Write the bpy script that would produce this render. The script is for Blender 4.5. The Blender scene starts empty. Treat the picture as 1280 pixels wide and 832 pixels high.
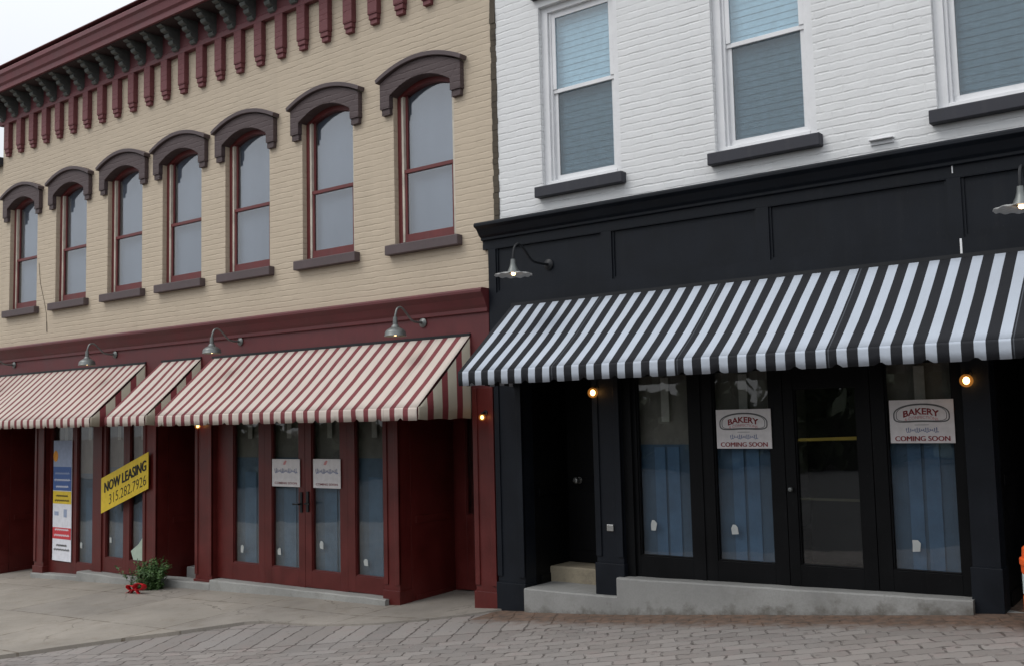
import bpy, bmesh, math, random
from mathutils import Vector, Matrix, noise
rnd = random.Random(7)
S = bpy.context.scene
COL = S.collection
R = math.radians

# ------------------------------------------------------------------ helpers
class MB:
    """collects boxes, prisms, tubes and lathes; build() links them as ONE mesh object"""
    def __init__(self): self.v = []; self.f = []; self.smooth = set()
    def face(self, pts, smooth=False):
        n = len(self.v); self.v += [tuple(p) for p in pts]
        self.f.append(tuple(range(n, n + len(pts))))
        if smooth: self.smooth.add(len(self.f) - 1)
    def box(self, x0, x1, y0, y1, z0, z1):
        n = len(self.v)
        self.v += [(x, y, z) for z in (z0, z1) for y in (y0, y1) for x in (x0, x1)]
        for q in ((0,2,3,1),(4,5,7,6),(0,1,5,4),(2,6,7,3),(0,4,6,2),(1,3,7,5)):
            self.f.append(tuple(n + i for i in q))
        return self
    def hexa(self, b, t):
        """b, t: four bottom and four top corners, same order (counter-clockwise from above)"""
        n = len(self.v); self.v += [tuple(p) for p in b] + [tuple(p) for p in t]
        self.f += [tuple(n+i for i in q) for q in ((3,2,1,0),(4,5,6,7),(0,1,5,4),(1,2,6,5),(2,3,7,6),(3,0,4,7))]
        return self
    def prism_y(self, poly, y0, y1):
        """polygon in x,z (any order) extruded in y"""
        n = len(self.v); k = len(poly)
        self.v += [(x, y0, z) for x, z in poly] + [(x, y1, z) for x, z in poly]
        self.f.append(tuple(range(n, n+k))); self.f.append(tuple(range(n+2*k-1, n+k-1, -1)))
        for i in range(k):
            j = (i+1) % k
            self.f.append((n+i, n+k+i, n+k+j, n+j))
        return self
    def prism_x(self, poly, x0, x1):
        """profile in y,z extruded along x"""
        n = len(self.v); k = len(poly)
        self.v += [(x0, y, z) for y, z in poly] + [(x1, y, z) for y, z in poly]
        self.f.append(tuple(range(n, n+k))); self.f.append(tuple(range(n+2*k-1, n+k-1, -1)))
        for i in range(k):
            j = (i+1) % k
            self.f.append((n+i, n+k+i, n+k+j, n+j))
        return self
    def band(self, lo, hi, y0, y1):
        """solid band between two polylines in x,z of equal length, from y0 to y1"""
        for i in range(len(lo)-1):
            a, b, c, d = lo[i], lo[i+1], hi[i+1], hi[i]
            self.face([(a[0],y0,a[1]),(b[0],y0,b[1]),(c[0],y0,c[1]),(d[0],y0,d[1])])
            self.face([(d[0],y1,d[1]),(c[0],y1,c[1]),(b[0],y1,b[1]),(a[0],y1,a[1])])
            self.face([(a[0],y1,a[1]),(b[0],y1,b[1]),(b[0],y0,b[1]),(a[0],y0,a[1])])
            self.face([(d[0],y0,d[1]),(c[0],y0,c[1]),(c[0],y1,c[1]),(d[0],y1,d[1])])
        for a, d in ((lo[0], hi[0]), (lo[-1], hi[-1])):
            self.face([(a[0],y0,a[1]),(d[0],y0,d[1]),(d[0],y1,d[1]),(a[0],y1,a[1])])
        return self
    def tube(self, pts, r, n=8):
        pts = [Vector(p) for p in pts]; rings = []
        for i, p in enumerate(pts):
            t = (pts[min(i+1, len(pts)-1)] - pts[max(i-1, 0)]).normalized()
            a = t.cross(Vector((1,0,0)) if abs(t.x) < .9 else Vector((0,0,1))).normalized(); b = t.cross(a)
            rr = r[i] if isinstance(r, (list, tuple)) else r
            base = len(self.v)
            self.v += [tuple(p + (a*math.cos(k*2*math.pi/n) + b*math.sin(k*2*math.pi/n))*rr) for k in range(n)]
            rings.append(base)
        for u, w in zip(rings, rings[1:]):
            for k in range(n):
                self.f.append((u+k, u+(k+1)%n, w+(k+1)%n, w+k)); self.smooth.add(len(self.f)-1)
        self.f.append(tuple(rings[0]+k for k in range(n))); self.f.append(tuple(rings[-1]+k for k in reversed(range(n))))
        return self
    def lathe(self, prof, c=(0,0,0), n=20, wave=0, waves=12):
        rings = []
        for r, z in prof:
            base = len(self.v)
            for k in range(n):
                a = k*2*math.pi/n; w = wave*math.cos(a*waves)*(r/.17)**2
                self.v.append((c[0]+r*math.cos(a), c[1]+r*math.sin(a), c[2]+z+w))
            rings.append(base)
        for u, w in zip(rings, rings[1:]):
            for k in range(n):
                self.f.append((u+k, u+(k+1)%n, w+(k+1)%n, w+k)); self.smooth.add(len(self.f)-1)
        return self
    def build(self, name, mat, parent=None, loc=None, bevel=0, shift=None):
        me = bpy.data.meshes.new(name)
        off = Vector(shift) if shift else Vector((0,0,0))
        me.from_pydata([tuple(Vector(p) - off) for p in self.v], [], self.f)
        bm = bmesh.new(); bm.from_mesh(me)
        bmesh.ops.remove_doubles(bm, verts=bm.verts, dist=1e-5)
        bmesh.ops.recalc_face_normals(bm, faces=bm.faces)
        bm.to_mesh(me); bm.free()
        if self.smooth:
            me.polygons.foreach_set('use_smooth', [True]*len(me.polygons))
            try: me.set_sharp_from_angle(angle=R(40))
            except Exception: pass
        me.materials.append(mat)
        o = bpy.data.objects.new(name, me); COL.objects.link(o)
        if parent: o.parent = parent
        if loc: o.location = loc
        if bevel:
            b = o.modifiers.new('bevel', 'BEVEL'); b.width = bevel; b.segments = 2; b.limit_method = 'ANGLE'; b.angle_limit = R(40)
        return o

def tag(o, label=None, cat=None, group=None, kind=None):
    if label: o['label'] = label
    if cat: o['category'] = cat
    if group: o['group'] = group
    if kind: o['kind'] = kind
    return o
def empty(name, loc, label, cat, group=None):
    o = bpy.data.objects.new(name, None); COL.objects.link(o); o.location = loc
    o.empty_display_size = .2
    return tag(o, label, cat, group)
def copy_tree(o, parent=None):
    c = o.copy(); COL.objects.link(c)
    if parent: c.parent = parent
    for ch in list(o.children): copy_tree(ch, c)
    return c

# ------------------------------------------------------------------ materials
def newmat(name):
    m = bpy.data.materials.new(name); m.use_nodes = True
    nt = m.node_tree; nt.nodes.clear()
    out = nt.nodes.new('ShaderNodeOutputMaterial'); b = nt.nodes.new('ShaderNodeBsdfPrincipled')
    nt.links.new(b.outputs[0], out.inputs[0])
    return m, nt, b, out
def N(nt, t, **kw):
    n = nt.nodes.new(t)
    for k, v in kw.items():
        if k in n.inputs and not hasattr(n, k): n.inputs[k].default_value = v
        else: setattr(n, k, v)
    return n
def L(nt, a, b): nt.links.new(a, b)
def math_(nt, op, a, b=None, c=None, clamp=False):
    n = nt.nodes.new('ShaderNodeMath'); n.operation = op; n.use_clamp = clamp
    for i, x in enumerate((a, b, c)):
        if x is None: continue
        if isinstance(x, (int, float)): n.inputs[i].default_value = x
        else: L(nt, x, n.inputs[i])
    return n.outputs[0]
def mixc(nt, fac, a, b, mode='MIX'):
    n = nt.nodes.new('ShaderNodeMix'); n.data_type = 'RGBA'; n.blend_type = mode
    for i, x in ((0, fac), (6, a), (7, b)):
        if isinstance(x, (int, float)): n.inputs[i].default_value = x
        elif isinstance(x, tuple): n.inputs[i].default_value = x if len(x) == 4 else (*x, 1)
        else: L(nt, x, n.inputs[i])
    return n.outputs[2]
def noise_(nt, vec, scale, detail=4, rough=.55):
    n = nt.nodes.new('ShaderNodeTexNoise'); n.inputs['Scale'].default_value = scale
    n.inputs['Detail'].default_value = detail; n.inputs['Roughness'].default_value = rough
    if vec is not None: L(nt, vec, n.inputs['Vector'])
    return n.outputs['Fac']
def ramp(nt, x, lo, hi):
    n = nt.nodes.new('ShaderNodeMapRange'); n.inputs[1].default_value = lo; n.inputs[2].default_value = hi
    L(nt, x, n.inputs[0]); return n.outputs[0]
def objco(nt):
    return nt.nodes.new('ShaderNodeTexCoord').outputs['Object']
def bump(nt, b, h, strength=.5, dist=.01):
    n = nt.nodes.new('ShaderNodeBump'); n.inputs['Strength'].default_value = strength; n.inputs['Distance'].default_value = dist
    L(nt, h, n.inputs['Height']); L(nt, n.outputs[0], b.inputs['Normal'])
def N_sep(nt, v, i):
    n = nt.nodes.new('ShaderNodeSeparateXYZ'); L(nt, v, n.inputs[0]); return n.outputs[i]
def sc(c, k): return tuple(x*k for x in c)

def paint(name, col, rough=.5, var=.18, scale=6, dirt=.25, bmp=.15, spec=.4):
    m, nt, b, _ = newmat(name); co = objco(nt)
    n1 = noise_(nt, co, scale, 5); n2 = noise_(nt, co, scale*9, 3)
    c = mixc(nt, ramp(nt, n1, .3, .7), sc(col, 1-var), sc(col, 1+var))
    c = mixc(nt, math_(nt, 'MULTIPLY', ramp(nt, n2, .58, .75), dirt), c, sc(col, .55))
    mp = N(nt, 'ShaderNodeMapping'); mp.inputs['Scale'].default_value = (14, 14, .9); L(nt, co, mp.inputs[0])
    n3 = noise_(nt, mp.outputs[0], 1, 4)
    dust = mixc(nt, .75, c, (.16,.15,.14))
    c = mixc(nt, math_(nt, 'MULTIPLY', ramp(nt, n3, .55, .85), dirt*.45), c, dust)
    n4 = noise_(nt, co, 45, 2)
    c = mixc(nt, math_(nt, 'MULTIPLY', ramp(nt, n4, .70, .76), dirt*1.2), c, dust)      # chips and scuffs
    L(nt, c, b.inputs['Base Color'])
    L(nt, math_(nt, 'MULTIPLY_ADD', n1, .4, rough-.2), b.inputs['Roughness'])
    n2 = math_(nt, 'ADD', n2, n3)
    b.inputs['Specular IOR Level'].default_value = spec
    bump(nt, b, n2, bmp, .004)
    return m

def brick(name, col, mortar, row=.068, width=.21, joint=.011, speck=(.3,.3,.3), grime=.12):
    m, nt, b, _ = newmat(name); co = objco(nt)
    s = N(nt, 'ShaderNodeSeparateXYZ'); L(nt, co, s.inputs[0])
    u = math_(nt, 'ADD', s.outputs[0], s.outputs[1])
    cv = N(nt, 'ShaderNodeCombineXYZ'); L(nt, u, cv.inputs[0]); L(nt, s.outputs[2], cv.inputs[1])
    wob = N(nt, 'ShaderNodeTexNoise'); wob.inputs['Scale'].default_value = 8; wob.inputs['Detail'].default_value = 4; L(nt, cv.outputs[0], wob.inputs['Vector'])
    sub = N(nt, 'ShaderNodeVectorMath', operation='SUBTRACT'); L(nt, wob.outputs['Color'], sub.inputs[0]); sub.inputs[1].default_value = (.5,.5,.5)
    scl = N(nt, 'ShaderNodeVectorMath', operation='SCALE'); L(nt, sub.outputs[0], scl.inputs[0]); scl.inputs['Scale'].default_value = .026
    add = N(nt, 'ShaderNodeVectorMath', operation='ADD'); L(nt, cv.outputs[0], add.inputs[0]); L(nt, scl.outputs[0], add.inputs[1])
    bt = N(nt, 'ShaderNodeTexBrick'); L(nt, add.outputs[0], bt.inputs['Vector'])
    for k, v in (('Scale',1),('Mortar Size',joint),('Mortar Smooth',.6),('Bias',0),('Brick Width',width),('Row Height',row)):
        bt.inputs[k].default_value = v
    bt.inputs['Color1'].default_value = (*sc(col, .975), 1); bt.inputs['Color2'].default_value = (*sc(col, 1.02), 1)
    bt.inputs['Mortar'].default_value = (*col, 1)
    n1 = noise_(nt, co, 1.3, 5); n2 = noise_(nt, co, 34, 4); n3 = noise_(nt, cv.outputs[0], 9, 3)
    # dirt gathers in patches of the joints
    # bed joints stay open, head joints are mostly filled by many coats of paint
    vz = math_(nt, 'FRACT', math_(nt, 'MULTIPLY', N_sep(nt, add.outputs[0], 1), 1/row))
    bed = math_(nt, 'GREATER_THAN', math_(nt, 'ABSOLUTE', math_(nt, 'SUBTRACT', vz, .5)), .5-joint*.9/row)
    head = ramp(nt, noise_(nt, cv.outputs[0], 6, 2), .50, .70)
    keep = math_(nt, 'ADD', math_(nt, 'MULTIPLY', bed, .85), math_(nt, 'MULTIPLY', head, .5), clamp=True)
    fac = math_(nt, 'MULTIPLY', bt.outputs['Fac'], keep)
    st_ = N(nt, 'ShaderNodeMapping'); st_.inputs['Scale'].default_value = (5.5, 17, 1); L(nt, cv.outputs[0], st_.inputs[0])
    fac = math_(nt, 'MULTIPLY', fac, ramp(nt, noise_(nt, st_.outputs[0], 1, 2), .30, .62))
    fac = math_(nt, 'MULTIPLY', fac, ramp(nt, noise_(nt, cv.outputs[0], 1.6, 4), .20, .60))
    each = N(nt, 'ShaderNodeTexBrick'); L(nt, add.outputs[0], each.inputs['Vector'])
    for k, v in (('Scale',1),('Mortar Size',.003),('Mortar Smooth',1),('Brick Width',width),('Row Height',row)): each.inputs[k].default_value = v
    each.inputs['Color1'].default_value = (0,0,0,1); each.inputs['Color2'].default_value = (1,1,1,1)
    jf = math_(nt, 'MULTIPLY', fac, ramp(nt, n3, .35, .65))
    c = mixc(nt, math_(nt, 'MULTIPLY', jf, .24), bt.outputs['Color'], mortar)
    c = mixc(nt, math_(nt, 'MULTIPLY', ramp(nt, n1, .35, .75), grime), c, sc(col, .72))
    run = N(nt, 'ShaderNodeMapping'); run.inputs['Scale'].default_value = (2.6, .35, 1); L(nt, cv.outputs[0], run.inputs[0])
    c = mixc(nt, math_(nt, 'MULTIPLY', ramp(nt, noise_(nt, run.outputs[0], 1, 6, .65), .52, .8), grime*1.7), c, sc(col, .6))
    c = mixc(nt, math_(nt, 'MULTIPLY', ramp(nt, n2, .72, .8), .5), c, speck)
    L(nt, c, b.inputs['Base Color']); b.inputs['Roughness'].default_value = .62
    b.inputs['Specular IOR Level'].default_value = .35
    h = math_(nt, 'MULTIPLY_ADD', fac, -1.0, math_(nt, 'MULTIPLY', n2, .3))
    h = math_(nt, 'ADD', h, math_(nt, 'MULTIPLY', n3, .7)); h = math_(nt, 'MULTIPLY_ADD', each.outputs['Color'], .35, h)
    bump(nt, b, h, .5, .011)
    return m

def concrete(name, col, stain=(.10,.085,.07), seams=None, amount=.5, zstain=None, rough=.85):
    m, nt, b, _ = newmat(name); co = objco(nt)
    n1 = noise_(nt, co, 1.1, 7, .62); n2 = noise_(nt, co, 60, 4); n3 = noise_(nt, co, 5, 6, .7)
    c = mixc(nt, ramp(nt, n1, .3, .7), sc(col, .8), sc(col, 1.18))
    c = mixc(nt, math_(nt, 'MULTIPLY', ramp(nt, n3, .52, .72), amount), c, stain)
    c = mixc(nt, math_(nt, 'MULTIPLY', ramp(nt, n2, .4, .7), .25), c, sc(col, .6))
    h = math_(nt, 'ADD', math_(nt, 'MULTIPLY', n2, .5), math_(nt, 'MULTIPLY', n3, .6))
    if seams:
        mp = N(nt, 'ShaderNodeMapping'); mp.inputs['Location'].default_value = seams[2]; L(nt, co, mp.inputs[0])
        bt = N(nt, 'ShaderNodeTexBrick', offset=seams[3]); L(nt, mp.outputs[0], bt.inputs['Vector'])
        for k, v in (('Scale',1),('Mortar Size',.012),('Mortar Smooth',.3),('Brick Width',seams[0]),('Row Height',seams[1])): bt.inputs[k].default_value = v
        c = mixc(nt, math_(nt, 'MULTIPLY', bt.outputs['Fac'], ramp(nt, n3, .38, .62)), c, (.10,.075,.05))
        h = math_(nt, 'MULTIPLY_ADD', bt.outputs['Fac'], -2.0, h)
        vd = N(nt, 'ShaderNodeTexVoronoi', feature='DISTANCE_TO_EDGE'); vd.inputs['Scale'].default_value = .55
        wv = N(nt, 'ShaderNodeVectorMath', operation='ADD'); L(nt, co, wv.inputs[0])
        wn = N(nt, 'ShaderNodeTexNoise'); wn.inputs['Scale'].default_value = 3; wn.inputs['Detail'].default_value = 5; L(nt, co, wn.inputs['Vector'])
        wsc = N(nt, 'ShaderNodeVectorMath', operation='SCALE'); wsc.inputs['Scale'].default_value = .5; L(nt, wn.outputs['Color'], wsc.inputs[0]); L(nt, wsc.outputs[0], wv.inputs[1])
        L(nt, wv.outputs[0], vd.inputs['Vector'])
        crk = math_(nt, 'MULTIPLY', math_(nt, 'LESS_THAN', vd.outputs['Distance'], .0045), ramp(nt, n1, .42, .58))
        c = mixc(nt, math_(nt, 'MULTIPLY', crk, .5), c, (.07,.055,.042)); h = math_(nt, 'MULTIPLY_ADD', crk, -1.0, h)
        # slabs differ a little in tone
        c2 = N(nt, 'ShaderNodeTexBrick', offset=seams[3]); L(nt, mp.outputs[0], c2.inputs['Vector'])
        for k, v in (('Scale',1),('Mortar Size',0),('Brick Width',seams[0]),('Row Height',seams[1])): c2.inputs[k].default_value = v
        c2.inputs['Color1'].default_value = (.93,.93,.94,1); c2.inputs['Color2'].default_value = (1.06,1.05,1.03,1)
        c = mixc(nt, 1.0, c, c2.outputs['Color'], 'MULTIPLY')
    if zstain is not None:
        # damp, crumbling band along the foot (dirt splashed from the paving)
        s = N(nt, 'ShaderNodeSeparateXYZ'); L(nt, co, s.inputs[0])
        g = math_(nt, 'MULTIPLY_ADD', s.outputs[0], -zstain[1], s.outputs[2])      # height above the sloping foot
        g = math_(nt, 'SUBTRACT', g, zstain[0])
        nn = noise_(nt, co, 7, 5, .65)
        e = math_(nt, 'SUBTRACT', math_(nt, 'MULTIPLY', ramp(nt, nn, .42, .75), .16), g)
        c = mixc(nt, math_(nt, 'MULTIPLY', ramp(nt, e, -.04, .07), .75), c, (.085,.075,.06))
    L(nt, c, b.inputs['Base Color']); b.inputs['Roughness'].default_value = rough
    b.inputs['Specular IOR Level'].default_value = .3
    bump(nt, b, h, .5, .006)
    return m

def pavers(name):
    m, nt, b, _ = newmat(name); co = objco(nt)
    mp = N(nt, 'ShaderNodeMapping'); mp.inputs['Rotation'].default_value = (0,0,R(-28)); L(nt, co, mp.inputs[0])
    wob = N(nt, 'ShaderNodeTexNoise'); wob.inputs['Scale'].default_value = 9; wob.inputs['Detail'].default_value = 3; L(nt, mp.outputs[0], wob.inputs['Vector'])
    sub = N(nt, 'ShaderNodeVectorMath', operation='SUBTRACT'); L(nt, wob.outputs['Color'], sub.inputs[0]); sub.inputs[1].default_value = (.5,.5,.5)
    scl = N(nt, 'ShaderNodeVectorMath', operation='SCALE'); L(nt, sub.outputs[0], scl.inputs[0]); scl.inputs['Scale'].default_value = .07
    add = N(nt, 'ShaderNodeVectorMath', operation='ADD'); L(nt, mp.outputs[0], add.inputs[0]); L(nt, scl.outputs[0], add.inputs[1])
    def bt(off, w, h, ms):
        n = N(nt, 'ShaderNodeTexBrick', offset=off); L(nt, add.outputs[0], n.inputs['Vector'])
        for k, v in (('Scale',1),('Mortar Size',ms),('Mortar Smooth',.5),('Bias',0),('Brick Width',w),('Row Height',h)): n.inputs[k].default_value = v
        n.inputs['Color1'].default_value = (.185,.166,.152,1); n.inputs['Color2'].default_value = (.26,.236,.217,1); n.inputs['Mortar'].default_value = (.215,.195,.18,1)
        return n
    A = bt(.5, .225, .15, .010); B = bt(0, .215, .9, .012)
    s = N(nt, 'ShaderNodeSeparateXYZ'); L(nt, co, s.inputs[0])
    n1 = noise_(nt, co, 1.4, 6, .6); n2 = noise_(nt, co, 55, 4); n3 = noise_(nt, co, 6.5, 5, .65)
    # headers laid square to the pavement edge, interlocking pavers beyond them
    d = math_(nt, 'ADD', math_(nt, 'MULTIPLY', s.outputs[1], 1.0), math_(nt, 'MULTIPLY', s.outputs[0], -.42))   # about 2.6 at the edge, less outwards
    wv = math_(nt, 'MULTIPLY', math_(nt, 'GREATER_THAN', d, 1.05), math_(nt, 'LESS_THAN', s.outputs[0], -5.35))
    fac = mixc(nt, wv, A.outputs['Fac'], B.outputs['Fac']); colr = mixc(nt, wv, A.outputs['Color'], B.outputs['Color'])
    c = mixc(nt, math_(nt, 'MULTIPLY', ramp(nt, n3, .5, .68), .4), colr, (.245,.19,.178))
    c = mixc(nt, math_(nt, 'MULTIPLY', ramp(nt, n1, .42, .7), .35), c, (.21,.205,.20))
    # worn joints: filled with pale grit in places, open and dark in others
    jo = math_(nt, 'MULTIPLY', fac, ramp(nt, noise_(nt, co, 11, 3), .40, .62))
    jo = mixc(nt, wv, jo, math_(nt, 'MULTIPLY', fac, ramp(nt, n3, .3, .55)))
    c = mixc(nt, math_(nt, 'MULTIPLY', jo, .85), c, (.06,.05,.043))
    vor = N(nt, 'ShaderNodeTexVoronoi'); vor.inputs['Scale'].default_value = 8.5; vor.inputs['Randomness'].default_value = .6; L(nt, add.outputs[0], vor.inputs['Vector'])
    pit = math_(nt, 'MULTIPLY', math_(nt, 'LESS_THAN', vor.outputs['Distance'], .17), ramp(nt, n3, .40, .6))
    c = mixc(nt, math_(nt, 'MULTIPLY', pit, .7), c, (.07,.06,.052))
    # brown soil washed against the foot of the plinth
    e = math_(nt, 'ADD', s.outputs[1], math_(nt, 'MULTIPLY', n3, .5))
    dirt = math_(nt, 'MULTIPLY', ramp(nt, e, -.42, -.18), math_(nt, 'GREATER_THAN', s.outputs[0], -6.3))
    c = mixc(nt, math_(nt, 'MULTIPLY', dirt, .85), c, mixc(nt, ramp(nt, noise_(nt, co, 14, 4), .35, .65), (.075,.05,.036), (.17,.10,.065)))
    c = mixc(nt, math_(nt, 'MULTIPLY', ramp(nt, n2, .55, .75), .3), c, (.12,.11,.1))
    L(nt, c, b.inputs['Base Color']); b.inputs['Roughness'].default_value = .82; b.inputs['Specular IOR Level'].default_value = .3
    h = math_(nt, 'MULTIPLY_ADD', fac, -1.0, math_(nt, 'MULTIPLY', n2, .3)); h = math_(nt, 'ADD', h, math_(nt, 'MULTIPLY', n3, .5))
    bump(nt, b, h, .7, .012)
    return m

def stripes(name, a, bcol, period, frac, axis, phase=0, rough=.8):
    m, nt, b, _ = newmat(name); co = objco(nt)
    s = N(nt, 'ShaderNodeSeparateXYZ'); L(nt, co, s.inputs[0])
    u = math_(nt, 'FRACT', math_(nt, 'MULTIPLY_ADD', s.outputs[axis], 1/period, phase))
    st = math_(nt, 'LESS_THAN', u, frac)
    n1 = noise_(nt, co, 3, 5); n2 = noise_(nt, co, 25, 4)
    c = mixc(nt, st, a, bcol)
    c = mixc(nt, math_(nt, 'MULTIPLY', ramp(nt, n1, .4, .75), .22), c, mixc(nt, st, sc(a, .68), sc(bcol, .7)))
    sm_ = math_(nt, 'LESS_THAN', math_(nt, 'FRACT', math_(nt, 'MULTIPLY_ADD', s.outputs[0], 1/1.22, .37)), .006)
    c = mixc(nt, math_(nt, 'MULTIPLY', sm_, .35 if axis == 0 else 0), c, sc(a, .4))
    rn = N(nt, 'ShaderNodeMapping'); rn.inputs['Scale'].default_value = (5, .8, .8); L(nt, co, rn.inputs[0])
    c = mixc(nt, math_(nt, 'MULTIPLY', ramp(nt, noise_(nt, rn.outputs[0], 1, 6, .65), .48, .78), .24), c, mixc(nt, .5, c, mixc(nt, st, (.20,.17,.14), sc(bcol, .8))))
    L(nt, c, b.inputs['Base Color']); b.inputs['Roughness'].default_value = rough; b.inputs['Specular IOR Level'].default_value = .25
    bump(nt, b, math_(nt, 'ADD', math_(nt, 'MULTIPLY', n2, .3), n1), .35, .02)
    return m

def glass(name, tint=(.85,.9,.92), ior=1.55, rough=.02, extra=.0):
    m, nt, b, out = newmat(name); nt.nodes.remove(b)
    t = N(nt, 'ShaderNodeBsdfTransparent'); t.inputs[0].default_value = (*tint, 1)
    g = N(nt, 'ShaderNodeBsdfGlossy'); g.inputs['Roughness'].default_value = rough
    co = objco(nt)
    bp = N(nt, 'ShaderNodeBump'); bp.inputs['Strength'].default_value = .06; bp.inputs['Distance'].default_value = .02
    L(nt, noise_(nt, co, 2.2, 2), bp.inputs['Height']); L(nt, bp.outputs[0], g.inputs['Normal'])
    f = N(nt, 'ShaderNodeFresnel'); gm_ = N(nt, 'ShaderNodeNewGeometry')
    L(nt, math_(nt, 'POWER', ior, math_(nt, 'MULTIPLY_ADD', gm_.outputs['Backfacing'], -2.0, 1.0)), f.inputs['IOR'])   # thin sheet: same reflectance from either side
    fm = math_(nt, 'ADD', f.outputs[0], extra, clamp=True)
    mx = N(nt, 'ShaderNodeMixShader'); L(nt, fm, mx.inputs[0]); L(nt, t.outputs[0], mx.inputs[1]); L(nt, g.outputs[0], mx.inputs[2])
    L(nt, mx.outputs[0], out.inputs[0])
    return m
def screen_mat(name, col, cover):
    m, nt, b, out = newmat(name); b.inputs['Base Color'].default_value = (*col, 1); b.inputs['Roughness'].default_value = .7
    t = N(nt, 'ShaderNodeBsdfTransparent'); mx = N(nt, 'ShaderNodeMixShader'); mx.inputs[0].default_value = cover
    L(nt, t.outputs[0], mx.inputs[1]); L(nt, b.outputs[0], mx.inputs[2]); L(nt, mx.outputs[0], out.inputs[0])
    return m
def flat(name, col, rough=.7, metal=0, spec=.3):
    m, nt, b, _ = newmat(name); co = objco(nt); n1 = noise_(nt, co, 14, 4)
    L(nt, mixc(nt, ramp(nt, n1, .3, .7), sc(col, .9), sc(col, 1.08)), b.inputs['Base Color'])
    b.inputs['Roughness'].default_value = rough; b.inputs['Metallic'].default_value = metal; b.inputs['Specular IOR Level'].default_value = spec
    return m
def emit(name, col, k):
    m, nt, b, out = newmat(name); nt.nodes.remove(b)
    e = N(nt, 'ShaderNodeEmission'); e.inputs[0].default_value = (*col, 1); e.inputs[1].default_value = k
    L(nt, e.outputs[0], out.inputs[0]); return m

RED = (.088,.0105,.0088)
def halomat(name):  # see-through amber emission that imitates the halo of a lit bulb
    m, nt, b, out = newmat(name); nt.nodes.remove(b)
    t = N(nt, 'ShaderNodeBsdfTransparent'); t.inputs[0].default_value = (1,.82,.55,1)
    e = N(nt, 'ShaderNodeEmission'); e.inputs[0].default_value = (1,.40,.08,1); e.inputs[1].default_value = .38
    mx = N(nt, 'ShaderNodeMixShader'); mx.inputs[0].default_value = .4; L(nt, t.outputs[0], mx.inputs[1]); L(nt, e.outputs[0], mx.inputs[2]); L(nt, mx.outputs[0], out.inputs[0]); return m
def blindmat(name, col):
    # each window's blind has aged to its own tone, with faint hanging folds
    m, nt, b, _ = newmat(name); co = objco(nt)
    oi = N(nt, 'ShaderNodeObjectInfo'); mp = N(nt, 'ShaderNodeMapping'); mp.inputs['Scale'].default_value = (1.6, 1, .35); L(nt, co, mp.inputs[0])
    ofs = N(nt, 'ShaderNodeVectorMath', operation='ADD'); L(nt, mp.outputs[0], ofs.inputs[0]); L(nt, math_(nt, 'MULTIPLY', oi.outputs['Random'], 40.0), ofs.inputs[1])
    n1 = noise_(nt, ofs.outputs[0], 1.3, 3)
    c = mixc(nt, ramp(nt, n1, .25, .75), sc(col, .82), sc(col, 1.12))
    c = mixc(nt, oi.outputs['Random'], c, mixc(nt, 1.0, c, (.86,.88,.90), 'MULTIPLY'))
    L(nt, c, b.inputs['Base Color']); b.inputs['Roughness'].default_value = .8
    bump(nt, b, n1, .3, .05); return m
def sheet(name, col):
    m, nt, b, _ = newmat(name); co = objco(nt)
    mp = N(nt, 'ShaderNodeMapping'); mp.inputs['Scale'].default_value = (9, 1, 1.2); L(nt, co, mp.inputs[0])
    n1 = noise_(nt, mp.outputs[0], 1, 4); n2 = noise_(nt, co, 5, 5)
    L(nt, mixc(nt, ramp(nt, n2, .3, .7), sc(col, .82), sc(col, 1.15)), b.inputs['Base Color']); b.inputs['Roughness'].default_value = .55
    bump(nt, b, math_(nt, 'ADD', n1, math_(nt, 'MULTIPLY', n2, .5)), .4, .03); return m
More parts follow.
